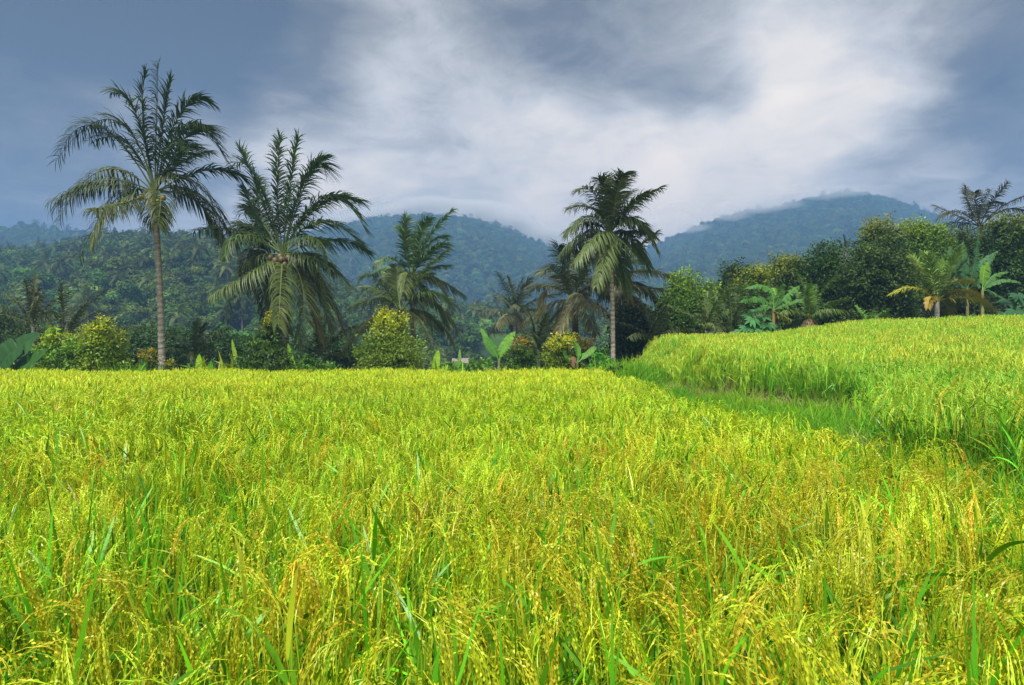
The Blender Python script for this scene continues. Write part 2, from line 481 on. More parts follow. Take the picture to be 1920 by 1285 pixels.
# --- forest tree prototypes, about 1 unit high
def forest_proto(seed, kind):
    rg = np.random.default_rng(seed); m = MB()
    if kind == 'palm':
        m.tube(np.array([[0, 0, 0], [0.02, 0, 0.5], [0.03, 0, 0.95]]), [0.022, 0.016, 0.012], (0.16, 0.15, 0.13), 5)
        for i in range(15):
            az = i * 2.4; e = R(80 - i * 8)
            d = np.array([[math.cos(az) * math.cos(e), math.sin(az) * math.cos(e), math.sin(e)]])
            P = grow(np.array([[0.03, 0, 0.95]]), d, 0.36, 8, 1.9)[0]
            S = nrm(np.cross(d, [0, 0, 1.0]))
            tt = np.linspace(0.15, 1, 17)
            A = np.stack([np.interp(tt, np.linspace(0, 1, 8), P[:, k]) for k in range(3)], 1)
            T = nrm(np.gradient(A, axis=0))
            for sg in (-1, 1):
                dl = nrm(S * sg + T * 0.7 + np.array([0, 0, -0.1]) + rg.normal(0, .12, A.shape))
                Q = grow(A, dl, 0.10 * np.interp(tt, [0, .4, 1], [.7, 1, .5]), 3, 1.2)
                m.ribbons(Q, np.array([0.012, 0.014, 0.002]), nrm(np.cross(dl, np.cross(S, T)) + [0, 0, .4]), jcol(rg, (0.06, 0.10, 0.03), len(A)))
        return m.mesh('forest palm', M_WOOD)
    hgt = {'round': 0.62, 'tall': 0.9, 'broad': 0.5}[kind]
    m.tube(np.array([[0, 0, -0.3], [0.0, 0, 0.2], [0.02, 0, 0.6]]), [0.035, 0.03, 0.015], (0.12, 0.11, 0.09), 5)
    nl = 7
    for L in range(nl):
        a = rg.uniform(0, 6.28); rr = rg.uniform(0, 0.26) if L else 0
        c = np.array([rr * math.cos(a), rr * math.sin(a), rg.uniform(0.42, 0.75) if L else 0.62])
        r = rg.uniform(0.17, 0.27) * np.array([1, 1, 1.0 if kind != 'broad' else 0.7])
        if kind == 'tall':
            c[:2] *= 0.6; c[2] = rg.uniform(0.35, 0.95)
        n = 240
        v = nrm(rg.normal(size=(n, 3))); v[:, 2] = np.abs(v[:, 2]) * 1.0 - 0.25 * rg.random(n)
        P = c + v * r * (0.75 + 0.35 * rg.random((n, 1)))
        T = nrm(np.cross(v, rg.normal(size=(n, 3)))); B = nrm(np.cross(v + 0.7 * rg.normal(size=(n, 3)), T))
        sz = rg.uniform(0.018, 0.042, (n, 1))
        path = np.stack([P - T * sz, P, P + T * sz], 1)
        col = jcol(rg, (0.06, 0.125, 0.022), n, 0.35) * rg.uniform(0.65, 1.45)
        m.ribbons(path, np.concatenate([0.25 * sz, 1.5 * sz, 0.25 * sz], 1), B, col)
    return m.mesh('forest tree', M_WOOD)
fp = [forest_proto(20 + i, k) for i, k in enumerate(['round', 'round', 'round', 'tall', 'broad', 'round', 'palm', 'palm'])]

def forest(name, hill, n, u0, u1, d0, d1, smin, smax, palm, seed, label):
    rg = np.random.default_rng(seed)
    d = np.sqrt(rg.uniform(d0 ** 2, d1 ** 2, n)); u = rg.uniform(u0, u1, n)
    px = u * F + 960
    k = ~(((px > 895) & (px < 1012) & (d > 104) & (d < 166)) | ((px > 842) & (px < 890) & (d > 92) & (d < 126)))    # clearings for the far terrace and the house
    u, d = u[k], d[k]; n = len(u)
    x, y = u * d, d
    z = np.maximum(hill.z(x, y), -9)
    s = rg.uniform(smin, smax, n) * (1 + 0.6 * (rg.random(n) ** 6))
    idx = np.where(rg.random(n) < palm, rg.integers(6, 8, n), rg.integers(0, 6, n))
    s = np.where(idx >= 6, s * 1.25, s)
    scatter(name, np.stack([x, y, z - 0.12 * s], 1), np.stack([rg.normal(0, .06, n), rg.normal(0, .06, n), rg.uniform(0, 6.28, n)], 1),
            np.stack([s * rg.uniform(.9, 1.3, n), s * rg.uniform(.9, 1.3, n), s], 1), idx, fp, label)
forest('forest', h_left, 14000, -1.0, 1.0, 85, 395, 4.2, 7.0, 0.10, 1, 'dense mixed forest with palms covering the near hill and valley')
forest('forest', h_ridge, 9000, -1.0, 0.2, 480, 740, 6, 10, 0.05, 2, 'dark woods along the blue ridge at left')
forest('forest', h_mid, 36000, -0.75, 0.6, 480, 1330, 6, 10.5, 0.05, 3, 'woods covering the hazy middle mountain')
forest('forest', h_right, 30000, -0.05, 1.0, 430, 1125, 6, 10, 0.05, 4, 'woods covering the hazy right mountain')

# ------------------------------------------------------------------ rice
LEAF = np.array([0.08, 0.27, 0.006]); PAN = np.array([0.52, 0.60, 0.022]); PANG = np.array([0.36, 0.56, 0.018])
def rice_proto(seed, lod, ripe=1.0, leafy=1.0):
    rg = np.random.default_rng(seed); m = MB()
    ns = {0: 12, 1: 12, 2: 12}[lod]
    base = rg.normal(0, 0.034, (ns, 3)); base[:, 2] = 0
    az = rg.uniform(0, 6.28, ns); tilt = np.abs(rg.normal(0.10, 0.10, ns))
    d0 = np.stack([np.cos(az) * np.sin(tilt) + 0.05, np.sin(az) * np.sin(tilt), np.cos(tilt)], 1)
    hs = rg.uniform(0.66, 0.86, ns)
    K = 5 if lod == 0 else 3
    st = grow(base, d0, hs, K, 0.08)
    side = nrm(np.cross(d0, rg.normal(size=(ns, 3))))
    m.ribbons(st, np.linspace(0.006, 0.003, K) if lod < 2 else np.linspace(0.012, 0.007, K), side, jcol(rg, (0.30, 0.46, 0.03), ns))
    if lod < 2:
        m.ribbons(st, np.linspace(0.006, 0.003, K), nrm(np.cross(d0, side)), jcol(rg, (0.30, 0.46, 0.03), ns))
    # leaves
    nl = int({0: 34, 1: 24, 2: 16}[lod] * leafy)
    w = rg.integers(0, ns, nl); t = rg.uniform(0.15, 0.88, nl)
    p0 = base[w] + (st[w, -1] - base[w]) * t[:, None]
    a2 = rg.uniform(0, 6.28, nl); e = rg.uniform(R(38), R(84), nl)
    dl = np.stack([np.cos(a2) * np.cos(e), np.sin(a2) * np.cos(e), np.sin(e)], 1)
    LL = rg.uniform(0.20, 0.40, nl) * np.where(t > .75, .75, 1)
    KL = {0: 8, 1: 5, 2: 4}[lod]
    gv = np.where(rg.random(nl) < 0.5, rg.uniform(0.1, 0.5, nl), rg.uniform(0.8, 2.2, nl))
    P = grow(p0, dl, LL, KL, gv)
    sd = nrm(np.cross(dl, np.array([0, 0, 1.0])) + 0.5 * rg.normal(size=(nl, 3)))
    prof = np.interp(np.linspace(0, 1, KL), [0, 0.15, 0.45, 0.8, 1], [0.5, 0.9, 1, 0.6, 0.06])
    wid = rg.uniform(0.010, 0.018, nl) * {0: 1, 1: 1.1, 2: 1.3}[lod]
    cl = jcol(rg, LEAF, nl, 0.3) * np.where(rg.random((nl, 1)) < .3, 1.5, 1.0)
    yl = rg.random(nl) < 0.14
    cl[yl] = jcol(rg, (0.42, 0.50, 0.03), int(yl.sum()), 0.2)
    cols = np.repeat(cl[:, None], KL, 1)
    m.ribbons(P, wid[:, None] * prof[None], sd, cols)
    # panicles
    npn = int(round(ns * ripe))
    if npn == 0:
        return m.mesh('rice clump', M_RICE)
    tip = st[:npn, -1]; dt = nrm(st[:npn, -1] - st[:npn, -2])
    ap = rg.uniform(0, 6.28) + rg.normal(0, 0.5, npn)
    dt = nrm(dt + 0.55 * np.stack([np.cos(ap), np.sin(ap), 0 * ap], 1))
    KP = {0: 10, 1: 7, 2: 5}[lod]
    PL = rg.uniform(0.24, 0.36, npn)
    ax = grow(tip, dt, PL, KP, rg.uniform(4.0, 7.5, npn))
    sa = nrm(np.cross(dt, np.array([0, 0, 1.0])))
    mixr = rg.random((npn, 1)) ** 1.2
    pc = np.where(rg.random((npn, 1)) < 0.05, np.array([[0.56, 0.45, 0.03]]), PAN * mixr + PANG * (1 - mixr))
    nb = {0: 11, 1: 8, 2: 6}[lod]
    tb = np.linspace(0.12, 0.85, nb)
    at = np.clip((tb * (KP - 1)), 0, KP - 1.001); i0 = at.astype(int); fr = (at - i0)[None, :, None]
    B0 = ax[:, i0] * (1 - fr) + ax[:, i0 + 1] * fr
    BT = nrm(ax[:, i0 + 1] - ax[:, i0])
    B0 = B0.reshape(-1, 3); BT = nrm(BT.reshape(-1, 3) + 0.13 * rg.normal(size=(npn * nb, 3)))
    BL = (rg.uniform(0.12, 0.20, (npn, nb)) * (1.1 - 0.35 * tb)[None]).ravel()
    KB = {0: 6, 1: 5, 2: 4}[lod]
    br = grow(B0, BT, BL, KB, 4.5)
    sb = nrm(np.cross(BT, rg.normal(size=BT.shape)))
    bc = np.repeat(pc, nb, 0)
    if lod == 0:
        m.ribbons(ax, 0.0022, sa, pc * np.array([0.8, 1.05, 1]))
        m.ribbons(br, 0.0016, sb, bc)
        ng = 13
        tg = np.linspace(0.1, 1.0, ng)
        at = np.clip(tg * (KB - 1), 0, KB - 1.001); i0 = at.astype(int); fr = (at - i0)[None, :, None]
        G0 = (br[:, i0] * (1 - fr) + br[:, i0 + 1] * fr).reshape(-1, 3)
        GT = nrm(br[:, i0 + 1] - br[:, i0]).reshape(-1, 3)
        n = len(G0)
        sgn = np.tile(np.where(np.arange(ng) % 2, 1.0, -1.0), len(br))[:, None]
        GS = np.repeat(sb, ng, 0)
        gd = nrm(GT + 0.26 * sgn * GS + 0.14 * rg.normal(size=(n, 3)))
        gl = rg.uniform(0.0085, 0.0115, (n, 1))
        path = np.stack([G0, G0 + gd * gl * 0.5, G0 + gd * gl], 1)
        gs = nrm(np.cross(gd, rg.normal(size=(n, 3))))
        gc = np.repeat(bc, ng, 0) * rg.uniform(0.72, 1.22, (n, 1))
        m.ribbons(path, np.array([0.0014, 0.0050, 0.0009]), gs, gc)
    elif lod == 1:
        # branches as two crossed strings of grains
        kk = 11
        tg = np.linspace(0.0, 1.0, kk)
        at = np.clip(tg * (KB - 1), 0, KB - 1.001); i0 = at.astype(int); fr = (at - i0)[None, :, None]
        path = br[:, i0] * (1 - fr) + br[:, i0 + 1] * fr
        wd = np.where(np.arange(kk) % 2, 0.0085, 0.002)
        for q in range(2):
            s2 = nrm(np.cross(BT, rg.normal(size=BT.shape)))
            m.ribbons(path, wd, s2, bc * rg.uniform(0.75, 1.2, (len(bc), 1)))
        m.ribbons(ax, 0.003, sa, pc)
    else:
        m.ribbons(br, np.array([0.005, 0.010, 0.010, 0.003]), sb, bc * rg.uniform(0.75, 1.2, (len(bc), 1)))
        m.ribbons(ax, 0.006, sa, pc)
    return m.mesh('rice clump', M_RICE)

PAN_, PANG_ = PAN, PANG
PAN = np.array([0.44, 0.41, 0.018]); PANG = np.array([0.36, 0.46, 0.016])  # gold of ripe heads, darkened too in place of weaker light up close
ripe_dim_near = [rice_proto(160 + i, 0) for i in range(7)]
PAN, PANG = PAN_, PANG_
rp = [rice_proto(100 + i, 0) for i in range(7)] + [rice_proto(120 + i, 1) for i in range(7)] + [rice_proto(140 + i, 2) for i in range(6)] + ripe_dim_near
def clumps(x0, x1, y0, y1, sp, rg, inside):
    nx, ny = int((x1 - x0) / sp), int((y1 - y0) / sp)
    X, Y = np.meshgrid(x0 + np.arange(nx) * sp, y0 + np.arange(ny) * sp, indexing='ij')
    X = X.ravel() + rg.uniform(-.45, .45, X.size) * sp; Y = Y.ravel() + rg.uniform(-.45, .45, Y.size) * sp
    k = inside(X, Y)
    return X[k], Y[k]
def lodpick(x, y, rg, a=6.0, b=16.0, n=(7, 7, 6)):
    d = np.hypot(x, y) + rg.uniform(-.6, .6, len(x))
    l = np.where(d < a, 0, np.where(d < b, 1, 2))
    off = np.array([0, n[0], n[0] + n[1]])
    return off[l] + (rg.random(len(x)) * np.array(n)[l]).astype(int)
def rice(name, x, y, rg, protos, hs, label, lean=(0.05, 0.0), idx=None):
    n = len(x)
    s = rg.uniform(0.9, 1.12, n) * hs * (1 + 0.05 * np.sin(x * 0.9 + 1.3 * np.sin(y * 0.7)))
    rot = np.stack([rg.normal(lean[1], .10, n), rg.normal(lean[0], .10, n), rg.uniform(0, 6.28, n)], 1)
    w = rg.uniform(0.95, 1.2, n)
    return scatter(name, np.stack([x, y, H(x, y) - 0.01], 1), rot, np.stack([s * w, s * w, s], 1),
                   lodpick(x, y, rg) if idx is None else idx, protos, label)
rg = np.random.default_rng(7)
ins = lambda x, y: (x < field_edge(y) + 0.12 * np.sin(y * 3)) & (y < 28.6 + 0.2 * np.sin(x)) & (np.hypot(x, y) > 1.12) & (np.abs(x) < 0.92 * y + 2.2)
x, y = clumps(-30, 4.0, 0.2, 29, 0.225, rg, ins)
kp = (rg.random(len(x)) > np.where(y < 7, .22, .05) * (1 + np.sin(x * 2.1 + 1.7 * np.sin(y * 1.3)))) ; x, y = x[kp], y[kp]
ix = lodpick(x, y, rg)
pr_ = np.clip(0.85 - 0.16 * (y - 1.2) + 0.25 * np.sin(x * 1.1 + .5) + 0.15 * np.sin(y * 1.7 + x), 0, 1)    # riper towards the camera; the darker tone also paints in a dimmer foreground
ix = np.where((ix < 7) & (rg.random(len(x)) < pr_), ix % 7 + 20, ix)
rice('rice_crop', x, y, rg, rp, 1.0, 'ripening yellow green rice filling the lower field', idx=ix)
# greener terrace rice on the right
def recol(protos_args):
    return [rice_proto(*a) for a in protos_args]
PAN0, PANG0, LEAF0 = PAN, PANG, LEAF
PAN = np.array([0.52, 0.60, 0.06]); PANG = np.array([0.36, 0.54, 0.035]); LEAF = np.array([0.10, 0.31, 0.012])
M_KEEP = M_RICE; M_RICE = M_RICE2
rp2 = recol([(200 + i, 0, 0.35, 1.7) for i in range(5)] + [(220 + i, 1, 0.5, 1.5) for i in range(6)] + [(240 + i, 2, 0.6, 1.5) for i in range(6)])
M_RICE = M_KEEP; PAN, PANG, LEAF = PAN0, PANG0, LEAF0
ins = lambda x, y: (x > edge_x(y) + 0.1) & (y < 33.0) & (np.abs(x) < 0.95 * y + 3)
x, y = clumps(3.6, 32, 3.6, 33.2, 0.20, rg, ins)
rice('terrace_rice', x, y, rg, rp2, 1.0, 'greener rice standing on the raised terrace at right', idx=lodpick(x, y, rg, 8.0, 17, (5, 6, 6)))

# ------------------------------------------------------------------ grass on the bank and behind the field
def grass_proto(seed, n, h, col, mat, droop=(0.3, 1.8), rad=0.12, w=(0.004, 0.009), el=(45, 85)):
    rg = np.random.default_rng(seed); m = MB()
    p = rg.normal(0, rad, (n, 3)); p[:, 2] = 0
    a = rg.uniform(0, 6.28, n); e = np.radians(rg.uniform(*el, n))
    d = np.stack([np.cos(a) * np.cos(e), np.sin(a) * np.cos(e), np.sin(e)], 1)
    P = grow(p, d, rg.uniform(0.5, 1.1, n) * h, 5, rg.uniform(*droop, n))
    m.ribbons(P, rg.uniform(*w, (n, 1)) * np.array([0.8, 1, 0.9, 0.6, 0.08]), nrm(np.cross(d, [0, 0, 1.0]) + 0.4 * rg.normal(size=(n, 3))), jcol(rg, col, n, 0.3))
    return m.mesh('grass tuft', mat)
gp = [grass_proto(300 + i, 40, 0.34, [(0.10, 0.34, 0.010), (0.14, 0.38, 0.012), (0.08, 0.26, 0.010), (0.20, 0.38, 0.015), (0.12, 0.36, 0.010)][i], M_GRASS, w=(0.006, 0.012)) for i in range(5)]
ins = lambda x, y: (x > field_edge(y) + 0.05) & (x < edge_x(y) + 0.15) & (y < 30)
x, y = clumps(2.4, 9, 2.6, 30, 0.13, rg, ins)
n = len(x); s = rg.uniform(0.5, 1.2, n) * (1 + .45 * np.sin(x * 2.3 + np.sin(y * 1.9)) * np.sin(y * 1.5)) * (1 + 1.4 * np.exp(-((x - 4.8) ** 2 / 2.0 + (y - 26.5) ** 2 / 9)))
scatter('bank_grass', np.stack([x, y, H(x, y)], 1), np.stack([rg.normal(0, .15, n), rg.normal(0, .15, n), rg.uniform(0, 6.28, n)], 1),
        np.stack([s, s, s], 1), rg.integers(0, 5, n), gp, 'bright green short grass along the sunken strip between field and terrace')
tl = [grass_proto(310 + i, 9, 1.2, (0.26, 0.42, 0.015), M_GRASS, (0.1, .7), 0.10, (0.007, 0.014), (72, 89)) for i in range(4)]
xa = rg.uniform(-27, 3, 420); ya = 26.5 + 2.4 * rg.random(420); xb = rg.uniform(-1, 1, 260) ; yb = rg.uniform(3.5, 26, 260); xb = xb * yb * .8
kb = xb < field_edge(yb) - .2
xx = np.concatenate([xa, xb[kb]]); yy = np.concatenate([ya, yb[kb]]); n = len(xx); s = rg.uniform(0.75, 1.05, n)
scatter('tall_blades', np.stack([xx, yy, H(xx, yy)], 1), np.stack([rg.normal(0, .08, n), rg.normal(.05, .08, n), rg.uniform(0, 6.28, n)], 1),
        np.stack([s, s, s], 1), rg.integers(0, 4, n), tl, 'thin upright grass blades poking above the ripening rice')
bl = [grass_proto(360 + i, 5, 1.02, [(0.10, 0.36, 0.008), (0.14, 0.42, 0.010), (0.08, 0.30, 0.008), (0.20, 0.44, 0.012)][i], M_RICE, (0.1, 1.3), 0.07, (0.013, 0.024), (62, 88)) for i in range(4)]
yb = 1.2 + 11 * rg.random(1500) ** 1.2; xb = rg.uniform(-1, 1, 1500) * (yb * .85 + .6)
kb = (xb < field_edge(yb) - .1) & (np.hypot(xb, yb) > 1.25); xx, yy = xb[kb], yb[kb]; n = len(xx); s = rg.uniform(0.8, 1.06, n)
scatter('rice_blades', np.stack([xx, yy, H(xx, yy)], 1), np.stack([rg.normal(0, .12, n), rg.normal(.05, .14, n), rg.uniform(0, 6.28, n)], 1),
        np.stack([s, s, s], 1), rg.integers(0, 4, n), bl, 'broad fresh green rice leaves standing among the near seed heads')
sp_ = [grass_proto(320 + i, 38, 0.6, (0.42, 0.40, 0.12), M_STRAW, (0.2, 2.2), 0.10, (0.004, 0.008), (5, 70)) for i in range(5)]
yy = np.concatenate([rg.uniform(13.6, 28, 260), rg.uniform(7.4, 9.6, 26)]); xx = edge_x(yy) + rg.uniform(-0.22, 0.12, len(yy)); n = len(yy)
s = rg.uniform(0.6, 1.1, n)
scatter('dry_straw', np.stack([xx, yy, H(xx, yy) + 0.02], 1), np.stack([rg.normal(0, .25, n), rg.normal(-0.25, .25, n), rg.uniform(0, 6.28, n)], 1),
        np.stack([s, s, s], 1), rg.integers(0, 5, n), sp_, 'dry yellow straw bent over at the foot of the terrace rice')
wp = [grass_proto(340 + i, 50, 0.8, (0.14, 0.36, 0.02), M_GRASS, (0.2, 1.8), 0.16, (0.008, 0.02), (40, 85)) for i in range(4)]
wp += [grass_proto(350 + i, 40, 0.75, [(0.09, 0.30, 0.02), (0.14, 0.38, 0.02), (0.06, 0.20, 0.02), (0.22, 0.36, 0.02)][i], M_GRASS, (0.8, 2.6), 0.28, (0.05, 0.11), (20, 80)) for i in range(4)]
x1 = rg.uniform(-32, 3.6, 1700); y1 = 28.8 + 5.5 * rg.random(1700) ** 1.6
x2 = rg.uniform(6, 34, 700); y2 = rg.uniform(33.2, 38, 700)
x = np.concatenate([x1, x2]); y = np.concatenate([y1, y2]); n = len(x); s = rg.uniform(0.6, 1.4, n) * (1 + .5 * np.clip(np.sin(x * 1.1 + 2 * np.sin(x * .37)), -.5, 1))
scatter('undergrowth', np.stack([x, y, H(x, y)], 1), np.stack([rg.normal(0, .15, n), rg.normal(0, .15, n), rg.uniform(0, 6.28, n)], 1),
        np.stack([s, s, s], 1), rg.integers(0, 8, n), wp, 'rough weeds and tall grass behind the far edge of the fields')

# ------------------------------------------------------------------ coconut palms
GREEN = (0.050, 0.085, 0.022); OLIVE = (0.072, 0.105, 0.025); YELLOW = (0.22, 0.18, 0.03); FRESH = (0.10, 0.20, 0.025); DRY = (0.17, 0.11, 0.05)
def frond(parent, origin, P0, P1, P2, col, seed, n=84, leaf=.9, wid=0.036, droop=1.0, wind=0.25, bare=(0.16, 0.0), tipcol=None):
    """a pinnate leaf along a curve: midrib and two rows of hanging leaflets; bare = stripped share at base and before the tip tuft"""
    rg = np.random.default_rng(seed); m = MB()
    ax = bez(P0, P1, P2, 24)
    m.tube(ax, np.interp(np.linspace(0, 1, 24), [0, 0.1, 0.5, 1], [0.055, 0.035, 0.02, 0.006]), np.array(col) * 1.1 + np.array([0.022, 0.022, 0.002]), 5)
    t = np.linspace(bare[0], 1.0, n)
    if bare[1] > 0:
        t = t[t > bare[1]]
    t = t[rg.random(len(t)) > .10]
    N = len(t)
    T = nrm(2 * (1 - t)[:, None] * (P1 - P0) + 2 * t[:, None] * (P2 - P1))
    C = (1 - t)[:, None] ** 2 * P0 + (2 * t * (1 - t))[:, None] * P1 + t[:, None] ** 2 * P2
    chord = (P2 - P0) * np.array([1, 1, 0]) + np.array([1e-3, 0, 0])
    S0 = nrm(np.cross(nrm(chord), np.array([0, 0, 1.0])))
    S = nrm(S0[None] - T * (T @ S0)[:, None])
    U = np.cross(S, T)
    U = np.where(U[:, 2:3] < 0, -U, U)
    prof = np.interp(t, [0, 0.15, 0.4, 0.75, 1.0], [0.55, 0.9, 1.0, 0.85, 0.55])
    for sg in (-1, 1):
        a = np.interp(t, [0, 1], [R(80), R(42)])[:, None] - R(16) * np.clip(T[:, 2:3], 0, 1) + rg.normal(0, 0.07, (N, 1))
        d = nrm(np.cos(a) * T + np.sin(a) * S * sg + 0.22 * U + 0.16 * rg.normal(size=(N, 3)))
        L = leaf * prof * rg.uniform(0.82, 1.12, N) * (1 - .20 * np.clip(T[:, 2], 0, 1))
        g = 2.1 * droop * rg.uniform(0.7, 1.3, N)
        P = grow(C, d, L, 6, g)
        P[:, :, 0] += wind * (np.linspace(0, 1, 6)[None] ** 2) * L[:, None]
        side = nrm(np.cross(d, U) * 0.95 + U * 0.5 + 0.15 * rg.normal(size=(N, 3)))
        side = nrm(side - d * np.sum(side * d, 1, keepdims=True))
        cc = jcol(rg, col, N, 0.25)
        if tipcol is not None:
            k = np.clip((t - 0.55) / 0.45, 0, 1)[:, None]
            cc = cc * (1 - k) + np.array(tipcol) * k
        m.ribbons(P, wid * np.array([0.55, 1.0, 0.95, 0.8, 0.5, 0.08])[None] * np.ones((N, 1)), side, cc)
    return m.build('frond', M_FROND, parent, origin)

def trunk_tube(parent, origin, pts, r0, r1, tint=(1, 1, 1), rings=True, mat=None, name='trunk', swell=1.5):
    pts = np.asarray(pts, float); K = 70
    s = np.concatenate([[0], np.cumsum(np.linalg.norm(np.diff(pts, axis=0), axis=1))])
    q = np.linspace(0, s[-1], K)
    path = np.stack([np.interp(q, s, pts[:, i]) for i in range(3)], 1)
    for _ in range(14):
        path[1:-1] = 0.25 * path[:-2] + 0.5 * path[1:-1] + 0.25 * path[2:]
    rad = np.linspace(r0, r1, K)
    rad[:5] *= np.linspace(swell, 1, 5)
    if rings:
        rad = rad * (1 + 0.06 * (np.arange(K) % 2))
    tint = np.array(tint, float)
    if tint.ndim == 2:
        kk = np.linspace(0, 1, K)[:, None] ** 1.3; tint = tint[0] * (1 - kk) + tint[1] * kk
    tc_ = tint * (np.where(np.arange(K) % 2, 1.0, 0.6)[:, None] if rings else np.ones((K, 1)))
    m = MB(); m.tube(path, rad, tc_, 10)
    return m.build(name, mat or M_TRUNK, parent, origin)

def coconuts(root, o, hub, spots, r, col):
    for i, (dx, dy, dz) in enumerate(spots):
        m = MB(); m.blob(hub + np.array([dx, dy, dz]), (r, r, r * 1.15), np.array(col) * (0.85 + 0.3 * ((i * 37) % 10) / 10))
        m.build('coconut', M_COCO, root, o)

def palm(label, d, hub_px, trunk_px, fronds=None, nrand=0, L=5.0, seed=0, r=(0.15, 0.11), col=GREEN, low=OLIVE, cat='palm tree', name='coconut_palm',
         nuts=None, tint=(1, 1, 1), wind=0.25, droop=1.0, emax=86, emin=-35, leaf=1.25, wid=0.056, az0=0.0, tattered=0, dry=0, n=72, group='coconut palms', skirt=0):
    rg = np.random.default_rng(seed)
    hub = W(hub_px[0], hub_px[1], d)
    tp = [W(px, py, d) for px, py in trunk_px] if trunk_px else [W(hub_px[0], hub_px[1] + 40, d)]
    b = tp[0].copy()
    b[2] = hz(b[0], b[1])
    if tp[0][2] > b[2] + 0.1:
        pts = [b - [0, 0, 0.1]] + tp + [hub]
    else:
        pts = [b - [0, 0, 0.1]] + tp[1:] + [hub]
    root = thing(name, label, cat, b, group)
    trunk_tube(root, b, pts, r[0], r[1], tint)
    k = 0
    for fd in (fronds or []):
        c, t = fd[0], fd[1]; sgn = fd[2] if len(fd) > 2 else 1.0
        opt = fd[3] if len(fd) > 3 else {}
        p1 = W(c[0], c[1], d); p2 = W(t[0], t[1], d)
        lp = np.linalg.norm(p1 - hub) + np.linalg.norm(p2 - p1)
        dep = math.sqrt(max(L * L - min(lp, L) ** 2, 0.05)) * 0.75
        p1 = p1 + [0, sgn * dep * 0.55, 0]; p2 = p2 + [0, sgn * dep, 0]
        p1 = 2 * p1 - 0.5 * (hub + p2)
        lowf = np.clip((hub[2] - p2[2]) / 2.0 + 0.35, 0, 1)
        cc = np.array(col) * (1 - lowf) + np.array(low) * lowf
        kw = dict(n=n, leaf=leaf, wid=wid, droop=droop * (0.55 + 0.9 * lowf), wind=wind)
        kw.update(opt); cc = kw.pop('col', cc)
        frond(root, b, hub + np.array([0, 0, 0.0]), p1, p2, cc, seed * 100 + k, **kw); k += 1
    for i in range(nrand):
        f = (i + 0.5) / nrand
        az = az0 + i * 2.39996 + rg.normal(0, 0.15)
        e = R(emax + (emin - emax) * f ** 0.85 + rg.normal(0, 5))
        LL = L * rg.uniform(0.85, 1.08) * (0.8 if f < 0.12 else 1.0)
        h = np.array([math.cos(az), math.sin(az), 0])
        e1 = e + R(14); e2 = e - R(38 * min(1, 1.35 - abs(math.sin(e))))
        p1 = hub + (h * math.cos(e1) + np.array([0, 0, math.sin(e1)])) * LL * 0.5
        p2 = p1 + (h * math.cos(e2) + np.array([wind * 0.5, 0, math.sin(e2)])) * LL * 0.52
        cc = np.array(col) * (1 - f ** 2) + np.array(low) * f ** 2
        bare = (0.16, 0.0); nn = n
        if i >= 2 and tattered and i % 3 == 1 and i // 3 < tattered:
            bare = (0.16, 0.72)
        if i >= nrand - dry:
            cc = np.array(DRY)
        frond(root, b, hub, p1, p2, cc, seed * 100 + 50 + i, n=nn, leaf=leaf, wid=wid, droop=droop * (0.5 + 1.0 * f), wind=wind, bare=bare)
    for i in range(skirt):      # dead leaves hanging down the stem
        az = i * 6.28 / skirt + 0.3
        p1 = hub + np.array([math.cos(az) * 0.5, math.sin(az) * 0.5, -0.1]); p2 = hub + np.array([math.cos(az) * 0.45, math.sin(az) * 0.45, -1.1])
        frond(root, b, hub, p1, p2, np.array((0.26, 0.19, 0.11)), seed * 100 + 90 + i, n=22, leaf=0.5, wid=0.045, droop=3, wind=0)
    if nuts:
        coconuts(root, b, hub, *nuts)
    return root

# palm 1: tall, far left
palm('tallest coconut palm, slim leaning trunk and yellow nuts, far left', 31, (290, 362), [(304, 700), (302, 600), (297, 480), (291, 395)], [
    ((292, 235), (294, 122), .6), ((270, 230), (276, 140), -.8), ((305, 230), (318, 148), .8), 
    ((255, 215), (207, 172), .5), ((335, 215), (388, 190), .6), 
    ((215, 225), (104, 300), .4), ((230, 265), (150, 255), .8), ((190, 240), (115, 285), -.6),
    ((350, 240), (422, 300), .5), ((365, 260), (420, 270), -.7), ((360, 300), (400, 308), -.8), ((370, 310), (430, 318), .7),
    ((190, 320), (104, 422), .3), ((205, 345), (130, 400), -.6), ((215, 375), (146, 486), .5), ((235, 395), (214, 468), -.6), ((250, 380), (232, 400), .9),
    ((350, 335), (438, 425), -.3), ((360, 360), (430, 455), .4), ((350, 370), (385, 455), .8), ((395, 380), (412, 470), -.3, dict(bare=(.16, .5))),
    ((330, 380), (350, 440), -.8), ((262, 400), (250, 420), -.9)],
    seed=1, nrand=2, az0=1.2, emax=70, emin=-20, L=4.9, col=(0.034, 0.064, 0.018), low=(0.065, 0.09, 0.022), r=(0.155, 0.11), tint=((1.5, 1.5, 1.45), (.45, .4, .35)), wind=0.12,
    nuts=([(.15, -.35, -.35), (-.02, -.4, -.42), (.08, -.38, -.58), (.28, -.3, -.48), (.2, -.42, -.5), (-.55, -.1, -.25), (.35, .1, -.2), (-.3, .2, -.3)], 0.12, (0.42, 0.25, 0.02)))
